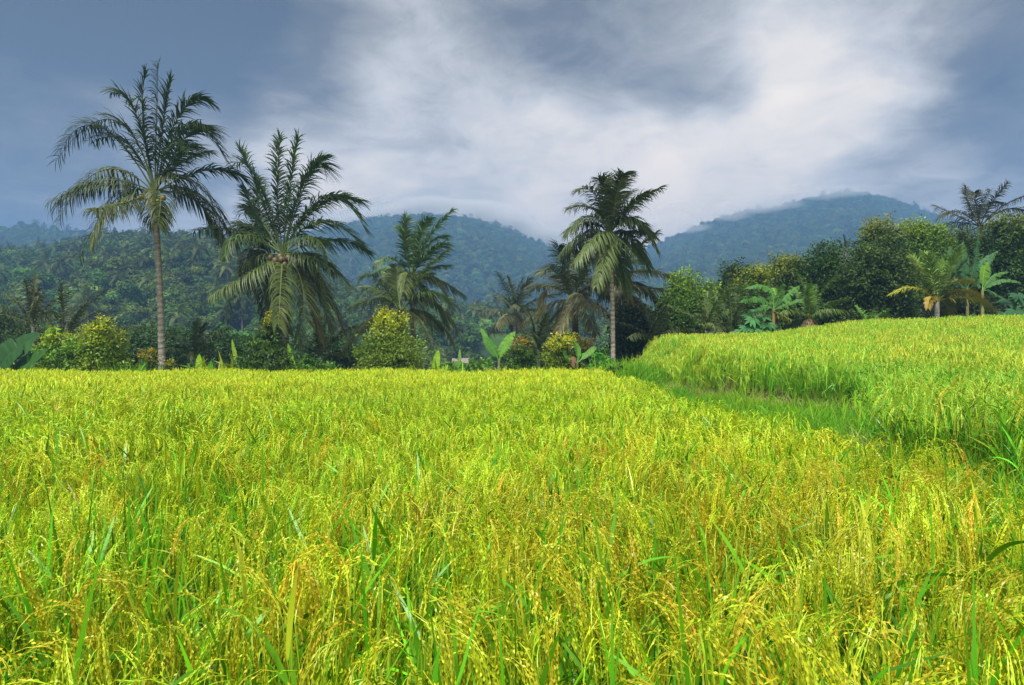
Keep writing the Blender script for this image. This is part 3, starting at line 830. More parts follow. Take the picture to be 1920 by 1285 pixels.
# palms 2: the pair of dark trunks
palm('broad coconut palm with brown nuts and hanging fronds, right trunk of the close pair', 31.5, (530, 478), [(535, 705), (533, 640), (532, 560), (531, 500)], [
    ((520, 360), (524, 258), .5), ((545, 350), (560, 262), -.5), 
    ((485, 360), (448, 278), .4), ((478, 330), (434, 318), -.5), ((465, 390), (436, 340), .8), ((565, 350), (605, 295), .4), ((585, 330), (618, 335), -.4), 
    ((590, 385), (668, 372), .5), ((610, 370), (684, 430), .3), ((600, 420), (680, 460), -.4), ((610, 445), (672, 462), .7), ((600, 455), (640, 500), -.8),
    ((465, 395), (432, 385), .6), ((460, 420), (432, 440), .4), ((470, 450), (450, 485), -.5), ((455, 500), (416, 600), .3), ((480, 520), (430, 560), -.6),
    ((570, 500), (600, 610), .7, dict(col=np.array((.09, .115, .03)))), ((590, 520), (640, 625), .3, dict(col=np.array((.10, .095, .028)))), ((575, 540), (572, 640), -.6, dict(col=np.array((.09, .115, .03)))),
    ((560, 520), (590, 640), .5, dict(col=np.array((.11, .10, .03)))), ((600, 500), (625, 600), -.7), ((545, 540), (556, 615), -.9)],
    seed=2, nrand=3, az0=1.0, emax=75, emin=-30, L=5.0, col=(0.045, 0.088, 0.022), low=(0.075, 0.11, 0.026), r=(0.24, 0.16), tint=(.42, .36, .33), wind=0.18,
    nuts=([(-.45, -.3, -.2), (-.2, -.45, -.35), (.1, -.45, -.3), (.35, -.3, -.2), (-.35, -.3, -.5), (-.05, -.45, -.6), (.22, -.4, -.52), (.0, -.35, -.15), (-.6, -.1, -.4), (.5, -.05, -.4), (-.2, -.35, -.75), (.12, -.3, -.8)], 0.15, (0.10, 0.075, 0.03)))
palm('leaner coconut palm, left trunk of the close pair', 33, (512, 488), [(508, 705), (514, 620), (516, 540)], [
    ((470, 440), (440, 420), .6), ((455, 470), (450, 540), .6), ((480, 400), (470, 330), .8), ((520, 400), (540, 330), 1), ((560, 470), (600, 500), 1),
    ((505, 550), (520, 620), .6, dict(col=np.array((.09, .115, .03)))), ((480, 520), (470, 600), .9), ((450, 420), (425, 470), .5)],
    seed=3, L=4.6, col=(0.04, 0.062, 0.022), low=(0.09, 0.09, 0.026), r=(0.20, 0.14), tint=(.42, .36, .33), wind=0.1)
# palm 3: two crowns left of centre
palm('coconut palm with bright upright crown behind the large round shrub', 38, (772, 520), [(775, 705), (774, 600)], [
    ((778, 450), (790, 404), .4), ((760, 450), (744, 422), .5), ((790, 450), (806, 418), -.5), ((800, 460), (832, 440), .4), ((805, 480), (838, 465), -.6),
    ((765, 470), (770, 420), -.9), ((800, 500), (830, 490), .8), ((810, 520), (866, 552), .4), ((815, 525), (850, 590), -.4), ((800, 550), (840, 615), .6),
    ((735, 510), (686, 545), .5), ((740, 490), (716, 505), -.6), ((745, 540), (700, 590), .8), ((790, 560), (818, 620), -.8)],
    seed=4, nrand=3, emin=-20, L=4.0, leaf=1.0, col=(0.075, 0.15, 0.04), low=(0.11, 0.14, 0.035), r=(.17, .12), wind=.15)
palm('lower spreading coconut palm behind the large round shrub', 36, (752, 585), [(752, 705), (752, 640)], [
    ((740, 530), (735, 495), .6), ((715, 530), (690, 525), -.5), ((710, 560), (648, 575), .4), ((705, 590), (650, 625), .5), ((720, 620), (665, 680), .6),
    ((775, 530), (800, 510), .5), ((800, 550), (846, 575), -.3), ((800, 590), (846, 640), .4), ((790, 600), (820, 660), -.6), ((800, 560), (855, 620), .7), ((730, 540), (710, 505), .9), ((700, 600), (645, 660), -.4)],
    seed=5, nrand=3, emin=-20, L=4.2, leaf=1.05, col=(0.08, 0.135, 0.035), low=(0.12, 0.14, 0.035), wind=.1)
# palm 4: slim pale trunk right of centre
palm('tall coconut palm with slim pale straight trunk at the terrace corner', 31, (1143, 440), [(1150, 705), (1149, 600), (1147, 520), (1144, 460)], [
    ((1143, 380), (1146, 330), .5), ((1135, 370), (1118, 345), -.5), ((1155, 380), (1170, 338), .4), ((1150, 370), (1158, 345), -.9), ((1165, 385), (1192, 350), .6), ((1170, 400), (1206, 372), -.4),
    ((1115, 390), (1070, 385), .4), ((1115, 375), (1082, 368), -.6), ((1110, 415), (1064, 428), .5), ((1105, 410), (1060, 445), -.4), ((1100, 435), (1052, 475), .3), ((1120, 460), (1092, 525), .6),
    ((1115, 450), (1075, 500), -.6), ((1180, 410), (1228, 440), .4), ((1185, 415), (1225, 470), -.4), ((1180, 440), (1225, 498), .5), ((1170, 465), (1200, 520), -.6), ((1190, 430), (1222, 425), .8),
    ((1130, 480), (1112, 540), -.7), ((1155, 480), (1160, 520), .9), ((1140, 480), (1138, 530), .9, dict(col=np.array((.16, .16, .05)))), ((1165, 470), (1182, 545), .6)],
    seed=6, nrand=2, emax=70, emin=-30, L=3.5, leaf=1.05, col=(0.06, 0.085, 0.03), low=(0.085, 0.125, 0.035), r=(.11, .08), wind=.1, tint=(1.25, 1.2, 1.1))
palm('dark coconut palm with wind torn fronds left of the pale trunk', 36, (1078, 562), [(1082, 705), (1080, 640), (1078, 590)], [
    ((1070, 510), (1075, 462), .5), ((1055, 500), (1030, 498), .5, dict(bare=(.16, .75))), ((1050, 490), (1045, 468), -.5), ((1040, 530), (995, 545), .4, dict(bare=(.16, .7))),
    ((1030, 540), (1018, 592), -.4, dict(bare=(.16, .6))), ((1035, 570), (988, 600), .4), ((1045, 590), (1008, 650), .5), ((1055, 600), (1035, 655), -.6), ((1100, 510), (1120, 480), .5),
    ((1110, 540), (1150, 560), .4), ((1110, 570), (1150, 610), -.5), ((1060, 520), (1040, 510), .9), ((1095, 590), (1110, 630), -.8), ((1040, 515), (1014, 520), -.7), ((1085, 505), (1090, 470), -.9)],
    seed=7, nrand=3, emin=-20, L=3.9, leaf=1.05, col=(0.055, 0.075, 0.03), low=(0.10, 0.10, 0.035), r=(.2, .15), tint=(.5, .45, .4), wind=-.05)
palm('dark coconut palm with long pale frond reaching right behind the pale trunk', 37, (1155, 535), [(1160, 705), (1158, 620)], [
    ((1190, 510), (1260, 518), .3, dict(col=np.array((.17, .17, .07)))), ((1185, 540), (1235, 545), -.3), ((1190, 560), (1228, 590), .4), ((1180, 575), (1215, 615), -.6), ((1175, 500), (1210, 480), .6),
    ((1160, 490), (1170, 455), .8), ((1140, 500), (1120, 480), .7), ((1120, 530), (1085, 550), .5), ((1130, 560), (1105, 620), .6), ((1175, 570), (1185, 625), .8), ((1195, 530), (1240, 560), .6)],
    seed=8, nrand=3, emin=-20, L=3.8, leaf=1.05, col=(0.05, 0.07, 0.03), low=(0.10, 0.10, 0.04), r=(.2, .15), tint=(.5, .45, .4), wind=.1)
palm('small coconut palm among the valley trees at centre', 52, (965, 592), [(965, 690), (966, 630)], None, 16, L=3.6, seed=9, leaf=1.05, col=(.055, .08, .03), low=(.12, .12, .05), emin=-30, az0=.5)
palm('thin coconut palm bent by wind above the right trees', 44, (1838, 425), [(1840, 640), (1838, 520)], [
    ((1828, 380), (1830, 346), .5), ((1815, 375), (1806, 372), -.5), ((1850, 390), (1872, 352), .4), ((1800, 400), (1770, 380), .5), ((1790, 400), (1752, 412), -.4), ((1855, 385), (1895, 378), .4),
    ((1865, 400), (1895, 405), -.6), ((1870, 420), (1918, 395), .6), ((1835, 390), (1845, 360), -.9), ((1800, 440), (1775, 450), .7), ((1875, 440), (1925, 420), -.4), ((1830, 470), (1815, 500), -.7)],
    seed=10, nrand=3, emax=60, emin=-20, L=3.8, leaf=.95, wid=.04, droop=1.5, col=(.038, .05, .025), low=(.06, .065, .03), r=(.14, .1), wind=-.12)
palm('young golden coconut palm with yellow lower fronds on the terrace at right', 32, (1757, 566), [(1757, 640), (1757, 600)], [
    ((1755, 520), (1752, 472), .6, dict(col=np.array((.13, .22, .03)))), ((1740, 520), (1722, 485), -.5, dict(col=np.array((.12, .21, .03)))), ((1772, 520), (1790, 488), .5, dict(col=np.array((.11, .19, .03)))), ((1745, 510), (1735, 478), .8, dict(col=np.array((.14, .23, .03)))), ((1765, 510), (1772, 476), -.8, dict(col=np.array((.13, .22, .03)))),
    ((1735, 530), (1715, 490), .2), ((1775, 530), (1802, 488), -.3),
    ((1725, 540), (1690, 548), .4, dict(col=np.array((.29, .30, .03)))), ((1730, 560), (1712, 580), -.6, dict(col=np.array((.30, .22, .03)), leaf=.4)), ((1775, 545), (1795, 560), .7, dict(col=np.array((.26, .27, .03)))),
    ((1800, 545), (1852, 565), .3, dict(col=np.array((.20, .19, .03)))), ((1800, 560), (1850, 582), -.4, dict(col=np.array((.16, .16, .03)))), ((1785, 560), (1805, 590), .6), ((1790, 530), (1835, 528), .5, dict(col=np.array((.2, .2, .03))))],
    seed=11, L=2.9, leaf=.8, wid=.042, n=66, low=YELLOW, wind=.05, r=(.12, .1), droop=.7)
YG = 'young stemless palms along the tree line'
def young(label, d, px, py, nr, L, seed, **kw):
    kw.setdefault('col', FRESH); kw.setdefault('low', OLIVE)
    return palm(label, d, (px, py), [(px, py + 12)], None, nr, L, seed, (.10, .08), cat='young palm', name='young_palm', group=YG, emin=kw.pop('emin', 8), n=46, leaf=kw.pop('leaf', .55), **kw)
young('young palm with pale curved fronds between bright tree and dark trees', 33.6, 1325, 620, 9, 2.7, 21, col=(.09, .14, .035), az0=.3)
young('young palm with feathery fronds left of the bluish plant', 34.5, 1372, 618, 10, 2.6, 22, col=(.06, .10, .03), az0=1.2)
young('young palm with skirt of dead brown leaves right of the banana plant', 33.8, 1518, 598, 12, 2.3, 23, skirt=7, col=(.10, .20, .03), az0=.9, emin=-5)
young('small bright green fan of fronds below the largest dark tree', 33.0, 1630, 625, 7, 1.5, 24, col=(.10, .22, .03), emin=15, leaf=.45)
young('dim young palm in front of the tall palm trunk at left', 34, 368, 672, 11, 2.4, 25, col=(.05, .085, .028), emin=0)
young('dark young palm behind the left shrubs, upright bent fronds', 35, 118, 655, 8, 3.6, 26, col=(.035, .05, .018), emin=30, az0=2.2)
young('dim olive palm rising at the left edge above the big leaf', 37, 62, 610, 9, 2.8, 27, col=(.06, .07, .02), emin=20)
young('dark young palm drooping at the lower right of the terrace corner', 33, 1222, 640, 9, 2.2, 28, col=(.045, .065, .02), emin=0)
young('dim young palm between banana sprout and the wind torn palm', 35, 1010, 655, 9, 2.4, 29, col=(.04, .07, .022), emin=5)
young('dim young palm under the paired trunks, right of the conical shrub', 35, 600, 668, 9, 2.6, 30, col=(.05, .075, .022), emin=10)
palm('slender palm far behind, top just above the dark trees', 60, (1586, 470), [(1586, 560)], [((1584, 455), (1582, 442), .4), ((1580, 462), (1576, 452), .5), ((1590, 458), (1594, 452), .5), ((1578, 470), (1572, 482), .5), ((1594, 470), (1600, 485), -.5)], seed=31, L=1.3, leaf=.5, col=(.05, .07, .03), r=(.12, .1))

# ------------------------------------------------------------------ banana plants
def banana_leaf(parent, origin, P0, P1, P2, width, col, seed, torn=0.5, fold=0.35, roll=None):
    rg = np.random.default_rng(seed); m = MB()
    ax = bez(P0, P1, P2, 26)
    m.tube(ax, np.interp(np.linspace(0, 1, 26), [0, 0.2, 1], [0.035, 0.024, 0.004]), np.array(col) * 1.3 + 0.04, 5)
    NS = 30
    t = np.linspace(0.14, 0.995, NS + 1)
    T = nrm(2 * (1 - t)[:, None] * (P1 - P0) + 2 * t[:, None] * (P2 - P1))
    C = (1 - t)[:, None] ** 2 * P0 + (2 * t * (1 - t))[:, None] * P1 + t[:, None] ** 2 * P2
    view = nrm(np.array([P0[0], P0[1], 0.0]))
    S = nrm(np.cross(T, np.array([0.12, -1.0, 0.9]))); U = np.cross(S, T); U = np.where(U[:, 2:3] * .9 - U[:, 1:2] < 0, -U, U)
    ra = rg.uniform(-.35, .35) if roll is None else roll
    S, U = S * math.cos(ra) + U * math.sin(ra), U * math.cos(ra) - S * math.sin(ra)
    w = width * 0.5 * np.interp(t, [0.14, 0.22, 0.45, 0.75, 0.92, 1.0], [0.1, 0.7, 1.0, 0.88, 0.5, 0.04])
    for sg in (-1, 1):
        q = np.linspace(0, 1, 5)
        off = fold * rg.uniform(.7, 1.3)
        cuts = rg.random(NS + 1) < torn * 0.5
        drop = 0.0; fr = 0.0
        grid = []
        for i in range(NS + 1):
            if cuts[i]:
                drop = rg.uniform(-.1, 0.75) * torn
            d = nrm(S[i] * sg + U[i] * (off - drop) + T[i] * 0.25)
            pts = C[i] + q[:, None] * d * w[i] + (q[:, None] ** 2) * np.array([0, 0, -1.0]) * w[i] * (0.28 + drop)
            grid.append((pts, cuts[i]))
        for i in range(NS):
            a, b = grid[i][0].copy(), grid[i + 1][0].copy()
            if grid[i + 1][1]:
                b = b + q[:, None] * (a - b) * 0.8
            m.grids(np.stack([a, b]), np.array(col) * rg.uniform(.8, 1.2))
    return m.build('leaf', M_BANANA, parent, origin)

BG = 'banana plants along the field edges'
BAN = (0.09, 0.24, 0.03); BANB = (0.06, 0.17, 0.06); BANY = (0.22, 0.42, 0.03)
def banana(label, d, base_px, top_px, leaves, col=BAN, r=0.11, seed=0, torn=.85, stemtint=(1, 1, 1), name='banana_plant'):
    top = W(top_px[0], top_px[1], d); b = W(base_px[0], base_px[1], d); b[2] = hz(b[0], b[1])
    root = thing(name, label, 'banana plant', b, BG)
    m = MB(); m.tube(np.linspace(b - [0, 0, .05], top, 10), np.linspace(r, r * .55, 10), stemtint, 10)
    m.build('stem', M_STEM, root, b)
    for i, lf in enumerate(leaves):
        c, t, w = lf[:3]; dep = lf[3] if len(lf) > 3 else 0.3 * (-1) ** i
        cc = lf[4] if len(lf) > 4 else col
        q0 = top - [0, 0, .1]; q2 = W(t[0], t[1], d + dep); q1 = 2 * W(c[0], c[1], d + dep * .5) - .5 * (q0 + q2)
        banana_leaf(root, b, q0, q1, q2, w, cc, seed * 50 + i, torn, roll=lf[5] if len(lf) > 5 else None)
    return root
banana('banana plant with arching leaves and brown stem in front of dark trees', 33.4, (1452, 640), (1450, 580), [
    ((1440, 540), (1396, 542), .34), ((1425, 560), (1385, 568), .34, -.5), ((1452, 550), (1449, 540), .5, .6, (.16, .32, .04)), ((1462, 550), (1468, 530), .45, -.3), ((1475, 555), (1500, 535), .4, .6), ((1475, 570), (1508, 560), .38, -.6),
    ((1465, 590), (1485, 600), .5, .4, (.24, .26, .04)), ((1435, 575), (1410, 590), .4, .7), ((1480, 565), (1495, 580), .4, .8)], seed=1, col=(.08, .22, .04), stemtint=(1.3, .8, .8))
banana('tall bluish banana plant with ragged upright leaves behind the golden palm', 36, (1815, 640), (1813, 540), [
    ((1806, 500), (1806, 452), .8, .3, (.06, .16, .06)), ((1796, 500), (1780, 462), .7, .6), ((1826, 500), (1834, 440), .6, -.4), ((1790, 520), (1764, 480), .6, -.8), ((1835, 500), (1872, 470), .45, .4),
    ((1790, 530), (1775, 545), .6, .9), ((1840, 520), (1860, 480), .5, .9), ((1800, 480), (1790, 440), .5, -1.0)], seed=2, col=BANB)
banana('banana plant with bright paddle leaf and long leaves at the far right', 34, (1842, 640), (1842, 545), [
    ((1845, 510), (1852, 492), .62, .2, (.14, .34, .03)), ((1860, 520), (1892, 510), .32, .4), ((1870, 528), (1914, 530), .3, -.4), ((1855, 545), (1880, 560), .4, .6)], seed=3, col=(.07, .20, .045), torn=.6)
banana('banana plant with two upright bright leaves among valley greens at centre', 32, (936, 705), (936, 675), [
    ((945, 650), (966, 622), .55, .2, (.15, .36, .04)), ((922, 650), (905, 632), .5, -.3, (.13, .32, .06)), ((925, 670), (905, 690), .4, .4), ((950, 670), (975, 690), .4, .5), ((915, 640), (902, 615), .3, .5)], seed=4, torn=.2)
banana('banana plant with narrow sword leaf and dead brown leaves near the pale trunk', 31, (1082, 705), (1082, 678), [
    ((1082, 650), (1064, 632), .35, .2, (.14, .33, .05)), ((1065, 670), (1055, 655), .35, -.3), ((1105, 660), (1115, 650), .3, .4, (.13, .28, .05)), ((1075, 670), (1076, 690), .3, -.3, (.17, .10, .05)), ((1095, 680), (1112, 690), .4, .4, (.05, .12, .03)), ((1100, 665), (1138, 668), .4, .8, (.10, .32, .04))], seed=5, torn=.3)
banana('banana plant with very large dark glossy leaf at the left edge', 27.8, (-12, 720), (-6, 700), [
    ((22, 662), (76, 626), 1.9, .3, (.028, .095, .022), .2), ((35, 690), (90, 655), 1.3, -.4, (.035, .12, .022), .1), ((-40, 660), (-70, 640), .8, .4)], seed=6, torn=.15)
SP = 'banana sprouts'
for lab, d, px, top, w, ln, cc in (
        ('pale lime banana sprout, widest of the sprouts, right of the palm trunk', 28.9, 372, 664, .34, 2, (.34, .56, .03)),
        ('darker green banana sprout leaning beside the lime sprout', 29.0, 388, 676, .3, 8, (.13, .38, .03)),
        ('thin lime banana sprout curling at the right of the conical shrub', 29.5, 562, 644, .24, -22, (.30, .54, .04)),
        ('thin lime banana sprout left of the conical shrub', 30, 455, 636, .2, -20, (.28, .48, .05)),
        ('bright broad banana sprout right of the large round shrub', 29.2, 812, 656, .36, 10, (.32, .54, .04)),
        ('pale narrow banana sprout near the far house', 30, 864, 655, .2, -2, (.30, .46, .12)),
        ('dark green banana sprout behind the small orange shrub', 29.5, 262, 660, .34, 12, (.06, .25, .03))):
    b = W(px, 705, d); b[2] = hz(b[0], b[1])
    root = thing('banana_sprout', lab, 'banana plant', b, SP)
    tp = W(px + ln, top, d)
    m = MB(); m.tube(np.linspace(b, b + (tp - b) * .35, 6), np.linspace(.05, .03, 6), (1, 1.2, .8), 8); m.build('stem', M_STEM, root, b)
    banana_leaf(root, b, b + (tp - b) * .25, b + (tp - b) * .65 + [-.05, .1, 0], tp, w * .95, cc, int(px), .15, .2)
    banana_leaf(root, b, b + (tp - b) * .2, b + (tp - b) * .5 + [.15, .1, 0], b + (tp - b) * .7 + [.45, .2, -.1], w, np.array(cc) * .8, int(px) + 1, .1, .2)

# ------------------------------------------------------------------ leafy trees and shrubs
def foliage_mesh(m, rg, lobes, nclump, nleaf, size, spread, cols, flush_lit=None, flush_lit_amt=0.0, zmin=None, outl=0.2):
    """many small folded leaves in clumps through ellipsoid lobes; lobes: (centre, radii)"""
    vol = np.array([r[0] * r[1] + r[0] * r[2] + r[1] * r[2] for _, r in lobes]); pr = vol / vol.sum()
    which = rg.choice(len(lobes), nclump, p=pr)
    Cc = np.array([c for c, _ in lobes])[which]; Rr = np.array([r for _, r in lobes])[which]
    v = nrm(rg.normal(size=(nclump, 3)))
    f = rg.uniform(1.5, 4, (5, 3)); ph = rg.uniform(0, 6.28, 5)
    bump = sum(np.sin((v * f[i] * 2.2).sum(1) + ph[i] + which) for i in range(5)) / 5
    rad = (1 - 0.5 * rg.random(nclump) ** 2.2) * (1 + outl * bump) + (rg.random(nclump) < .13) * rg.uniform(0, .45, nclump)
    P = Cc + v * Rr * rad[:, None]
    top = np.clip(((P[:, 2] - min(c[2] - r[2] for c, r in lobes)) / max(1e-3, (max(c[2] + r[2] for c, r in lobes) - min(c[2] - r[2] for c, r in lobes)))), 0, 1)
    base = np.array(cols)[rg.integers(0, len(cols), nclump)] * rg.uniform(.75, 1.25, (nclump, 1))
    if flush_lit is not None:  # young leaf colour on top; on trees it also paints sunlit crown tops
        k = (np.clip((top - (1 - flush_lit_amt)) / flush_lit_amt, 0, 1) * (rad > 0.8) * rg.uniform(.3, 1.0, nclump))[:, None]
        base = base * (1 - k) + np.array(flush_lit) * k
    n = nclump * nleaf
    Q = np.repeat(P, nleaf, 0) + rg.normal(0, spread, (n, 3)) * np.array([1, 1, .75])
    out = np.repeat(v, nleaf, 0)
    d = nrm(out * .8 + rg.normal(size=(n, 3)) * .8 + np.array([0, 0, .1]))
    nn = nrm(out + np.array([0, 0, .7]) + .8 * rg.normal(size=(n, 3)))
    S = nrm(np.cross(d, nn))
    L = size * rg.uniform(.7, 1.3, (n, 1))
    path = np.stack([Q, Q + d * L * .5, Q + d * L - np.array([0, 0, .15]) * L], 1)
    cl = np.repeat(base, nleaf, 0) * rg.uniform(.8, 1.2, (n, 1))
    # big inner leaves that close the crown
    ni = int(nclump * 2.2)
    w2 = rg.choice(len(lobes), ni, p=pr); v2 = nrm(rg.normal(size=(ni, 3)))
    Q2 = np.array([c for c, _ in lobes])[w2] + v2 * np.array([r for _, r in lobes])[w2] * (.72 * rg.random((ni, 1)) ** .5)
    if zmin is not None:
        Q2[:, 2] = np.maximum(Q2[:, 2], zmin + .3)
    d2 = nrm(rg.normal(size=(ni, 3))); S2 = nrm(np.cross(d2, rg.normal(size=(ni, 3)))); L2 = size * rg.uniform(1.8, 3.2, (ni, 1))
    m.ribbons(np.stack([Q2 - d2 * L2 * .5, Q2, Q2 + d2 * L2 * .5], 1), np.concatenate([.1 * L2, .6 * L2, .1 * L2], 1), S2, np.array(cols)[rg.integers(0, len(cols), ni)])
    if zmin is not None:
        k = path[:, 0, 2] > zmin
        path, S, cl, L = path[k], S[k], cl[k], L[k]
    m.ribbons(path, np.concatenate([.1 * L, .46 * L, .04 * L], 1), S, cl)

def tree(name, label, cat, d, base_px, lobes_px, seed, size=.15, dens=1.0, cols=((.03, .06, .018), (.04, .08, .02)), flush_lit=None, famt=.3, group=None, mat=None, spread=.2, trunk_r=.16, nleaf=28, outl=.2):
    rg = np.random.default_rng(seed)
    b = W(base_px[0], base_px[1], d); b[2] = hz(b[0], b[1])
    root = thing(name, label, cat, b, group)
    lobes = []
    for lp in lobes_px:
        px, py, rx, ry = lp[:4]; dd = d + (lp[4] if len(lp) > 4 else rg.uniform(-.5, .5))
        lobes.append((W(px, py, dd), np.array([rx / F * d, .5 * (rx + ry) / F * d * .9, ry / F * d])))
    area = sum(r[0] * r[2] for _, r in lobes)
    m = MB(); foliage_mesh(m, rg, lobes, int(area * 85 * dens * (.17 / size) ** 1.5), nleaf, size, spread, cols, flush_lit, famt, b[2] + .05, outl)
    m.build('crown' if cat == 'tree' else 'foliage', mat or (M_TREE if cat == 'tree' else M_BUSH), root, b)
    m = MB(); ct = np.mean([c for c, _ in lobes], 0)
    fork = b + np.array([(ct[0] - b[0]) * .3, (ct[1] - b[1]) * .3, max(.15, (ct[2] - b[2]) * .45)])
    m.tube(np.stack([b - [0, 0, .1], (b + fork) / 2 + [.03, 0, 0], fork]), [trunk_r, trunk_r * .8, trunk_r * .65], (1, 1, 1), 8)
    for c, r in lobes:
        m.tube(bez(fork, (fork + c) / 2 + [0, 0, .1], c + [0, 0, r[2] * .5], 6), np.linspace(trunk_r * .55, trunk_r * .12, 6), (1, 1, 1), 6)
    m.build('trunk' if cat == 'tree' else 'stem', M_BARK, root, b)
    return root
TG = 'leafy trees behind the terrace'
DK = ((.025, .06, .010), (.036, .085, .013), (.055, .11, .015), (.02, .047, .01))
MD = ((.06, .125, .015), (.075, .15, .016), (.10, .17, .018))
tree('broadleaf_tree', 'bright green pointed tree left of the dark trees', 'tree', 37, (1280, 650), [(1282, 545, 34, 38), (1262, 590, 40, 40), (1305, 585, 34, 45), (1240, 615, 34, 40), (1325, 560, 22, 28)], 41,
     cols=((.09, .18, .02), (.07, .14, .018), (.11, .20, .022)), flush_lit=(.28, .42, .02), famt=.4, group=TG)
tree('broadleaf_tree', 'small dark round tree first in the dark row', 'tree', 39, (1375, 650), [(1378, 528, 34, 32), (1370, 570, 32, 45), (1395, 590, 35, 45)], 42, cols=DK, group=TG)
tree('broadleaf_tree', 'yellow green topped tree in front of the small dark round tree', 'tree', 37.5, (1415, 650), [(1412, 530, 30, 30), (1405, 575, 35, 45), (1430, 575, 30, 45)], 43, cols=((.055, .11, .016), (.07, .13, .018)), flush_lit=(.34, .38, .02), famt=.4, group=TG)
tree('broadleaf_tree', 'tree with reddish yellow new leaves along its top', 'tree', 40, (1470, 650), [(1460, 515, 28, 30), (1490, 510, 30, 28), (1475, 565, 50, 55), (1440, 560, 30, 45)], 44, cols=((.05, .095, .016), (.06, .11, .018)), flush_lit=(.22, .26, .02), famt=.3, group=TG)
tree('broadleaf_tree', 'dark domed tree left of the largest tree', 'tree', 38.5, (1550, 655), [(1548, 505, 42, 45), (1530, 560, 45, 50), (1572, 550, 34, 55), (1550, 615, 60, 40)], 45, cols=DK, group=TG)
tree('broadleaf_tree', 'largest dense tree, tall rounded crown with pale leaf clusters', 'tree', 36.5, (1640, 655), [(1650, 455, 36, 40), (1640, 510, 55, 50), (1670, 520, 36, 50), (1620, 570, 45, 50), (1655, 575, 50, 50), (1635, 618, 65, 28)], 46,
     cols=((.042, .09, .016), (.07, .13, .024), (.03, .065, .012)), flush_lit=(.28, .32, .02), famt=.18, group=TG, dens=1.25, trunk_r=.22)
tree('broadleaf_tree', 'tree with yellow green crown peeking right of the largest tree', 'tree', 39.5, (1735, 655), [(1715, 440, 26, 28), (1745, 448, 32, 30), (1730, 500, 48, 50), (1700, 540, 40, 60), (1750, 570, 50, 60)], 47, cols=MD, flush_lit=(.30, .38, .02), famt=.25, group=TG)
tree('broadleaf_tree', 'dark massive tree closing the right edge', 'tree', 38, (1890, 650), [(1890, 440, 40, 35), (1925, 470, 40, 60), (1875, 500, 45, 55), (1910, 560, 55, 60), (1870, 590, 50, 45)], 48, cols=DK, flush_lit=(.18, .22, .02), famt=.2, group=TG, trunk_r=.22)
tree('broadleaf_tree', 'dark bushy tree right beside the pale palm trunk', 'tree', 34, (1190, 690), [(1180, 600, 28, 35), (1200, 640, 40, 40), (1170, 650, 22, 36), (1225, 625, 30, 35)], 49, cols=((.018, .034, .010), (.03, .055, .014), (.04, .07, .015)), flush_lit=(.16, .12, .02), famt=.18, group=TG)
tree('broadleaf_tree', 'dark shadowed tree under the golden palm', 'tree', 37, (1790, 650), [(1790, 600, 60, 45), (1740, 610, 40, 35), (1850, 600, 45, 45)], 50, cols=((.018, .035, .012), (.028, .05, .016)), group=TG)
tree('broadleaf_tree', 'dark green tree behind the ragged bluish banana', 'tree', 40, (1815, 650), [(1810, 470, 40, 40), (1790, 530, 50, 50), (1840, 530, 45, 55), (1820, 590, 60, 45)], 56, cols=DK, flush_lit=(.10, .13, .02), famt=.2, group=TG)
tree('broadleaf_tree', 'dim olive tree at the left edge behind the shrubs', 'tree', 42, (20, 700), [(15, 640, 50, 45), (60, 650, 40, 40), (-30, 620, 40, 50)], 51, cols=((.03, .065, .014), (.05, .085, .018)), group='dim trees behind the field')
tree('broadleaf_tree', 'dim green tree behind the tall palm trunk at left', 'tree', 46, (300, 690), [(260, 650, 45, 40), (320, 655, 50, 38), (220, 660, 36, 36)], 52, cols=((.04, .085, .02), (.055, .11, .025)), group='dim trees behind the field', size=.2)
tree('broadleaf_tree', 'dim tree between the paired trunks and the round shrub', 'tree', 44, (625, 700), [(620, 660, 40, 36), (660, 670, 36, 30), (585, 670, 30, 28)], 53, cols=((.035, .08, .018), (.05, .10, .025)), group='dim trees behind the field', size=.2)
tree('broadleaf_tree', 'dim olive tree left of the yellow shrub at centre', 'tree', 40, (1010, 700), [(1005, 665, 36, 32), (970, 680, 26, 24), (1035, 680, 24, 28)], 54, cols=((.035, .075, .016), (.055, .10, .02)), group='dim trees behind the field')
tree('broadleaf_tree', 'dim green trees screen left of the conical shrub', 'tree', 44, (430, 700), [(420, 660, 40, 38), (460, 665, 34, 34), (390, 680, 30, 28)], 55, cols=((.035, .085, .022), (.055, .11, .026)), group='dim trees behind the field', size=.2)
SG = 'shrubs along the far field edge'
YL = ((.10, .17, .015), (.13, .20, .018), (.07, .14, .015)); DG = ((.035, .08, .012), (.05, .11, .014), (.07, .14, .015))
tree('shrub', 'yellow tipped dome shrub second from the left edge', 'shrub', 29.6, (190, 705), [(190, 622, 20, 26), (188, 650, 40, 38), (190, 678, 50, 30)], 61, .13, 1.1, ((.15, .27, .014), (.20, .33, .015), (.09, .18, .012)), (.66, .68, .015), .5, SG, spread=.13, trunk_r=.06)
tree('shrub', 'loose leafy green shrub beside the big dark leaf', 'shrub', 29.8, (110, 705), [(105, 630, 20, 22), (115, 660, 40, 34), (95, 680, 40, 24), (148, 670, 22, 30)], 62, .16, .8, ((.14, .30, .018), (.10, .23, .018), (.19, .34, .018)), (.68, .64, .015), .45, SG, spread=.15, trunk_r=.05)
tree('shrub', 'dark conical shrub with orange yellow tip before the paired trunks', 'shrub', 29.8, (500, 705), [(508, 614, 14, 22), (502, 645, 30, 30), (498, 672, 42, 32), (470, 690, 26, 18), (530, 690, 22, 18)], 63, .13, 1.15, DG, (.58, .50, .012), .28, SG, spread=.11, trunk_r=.06)
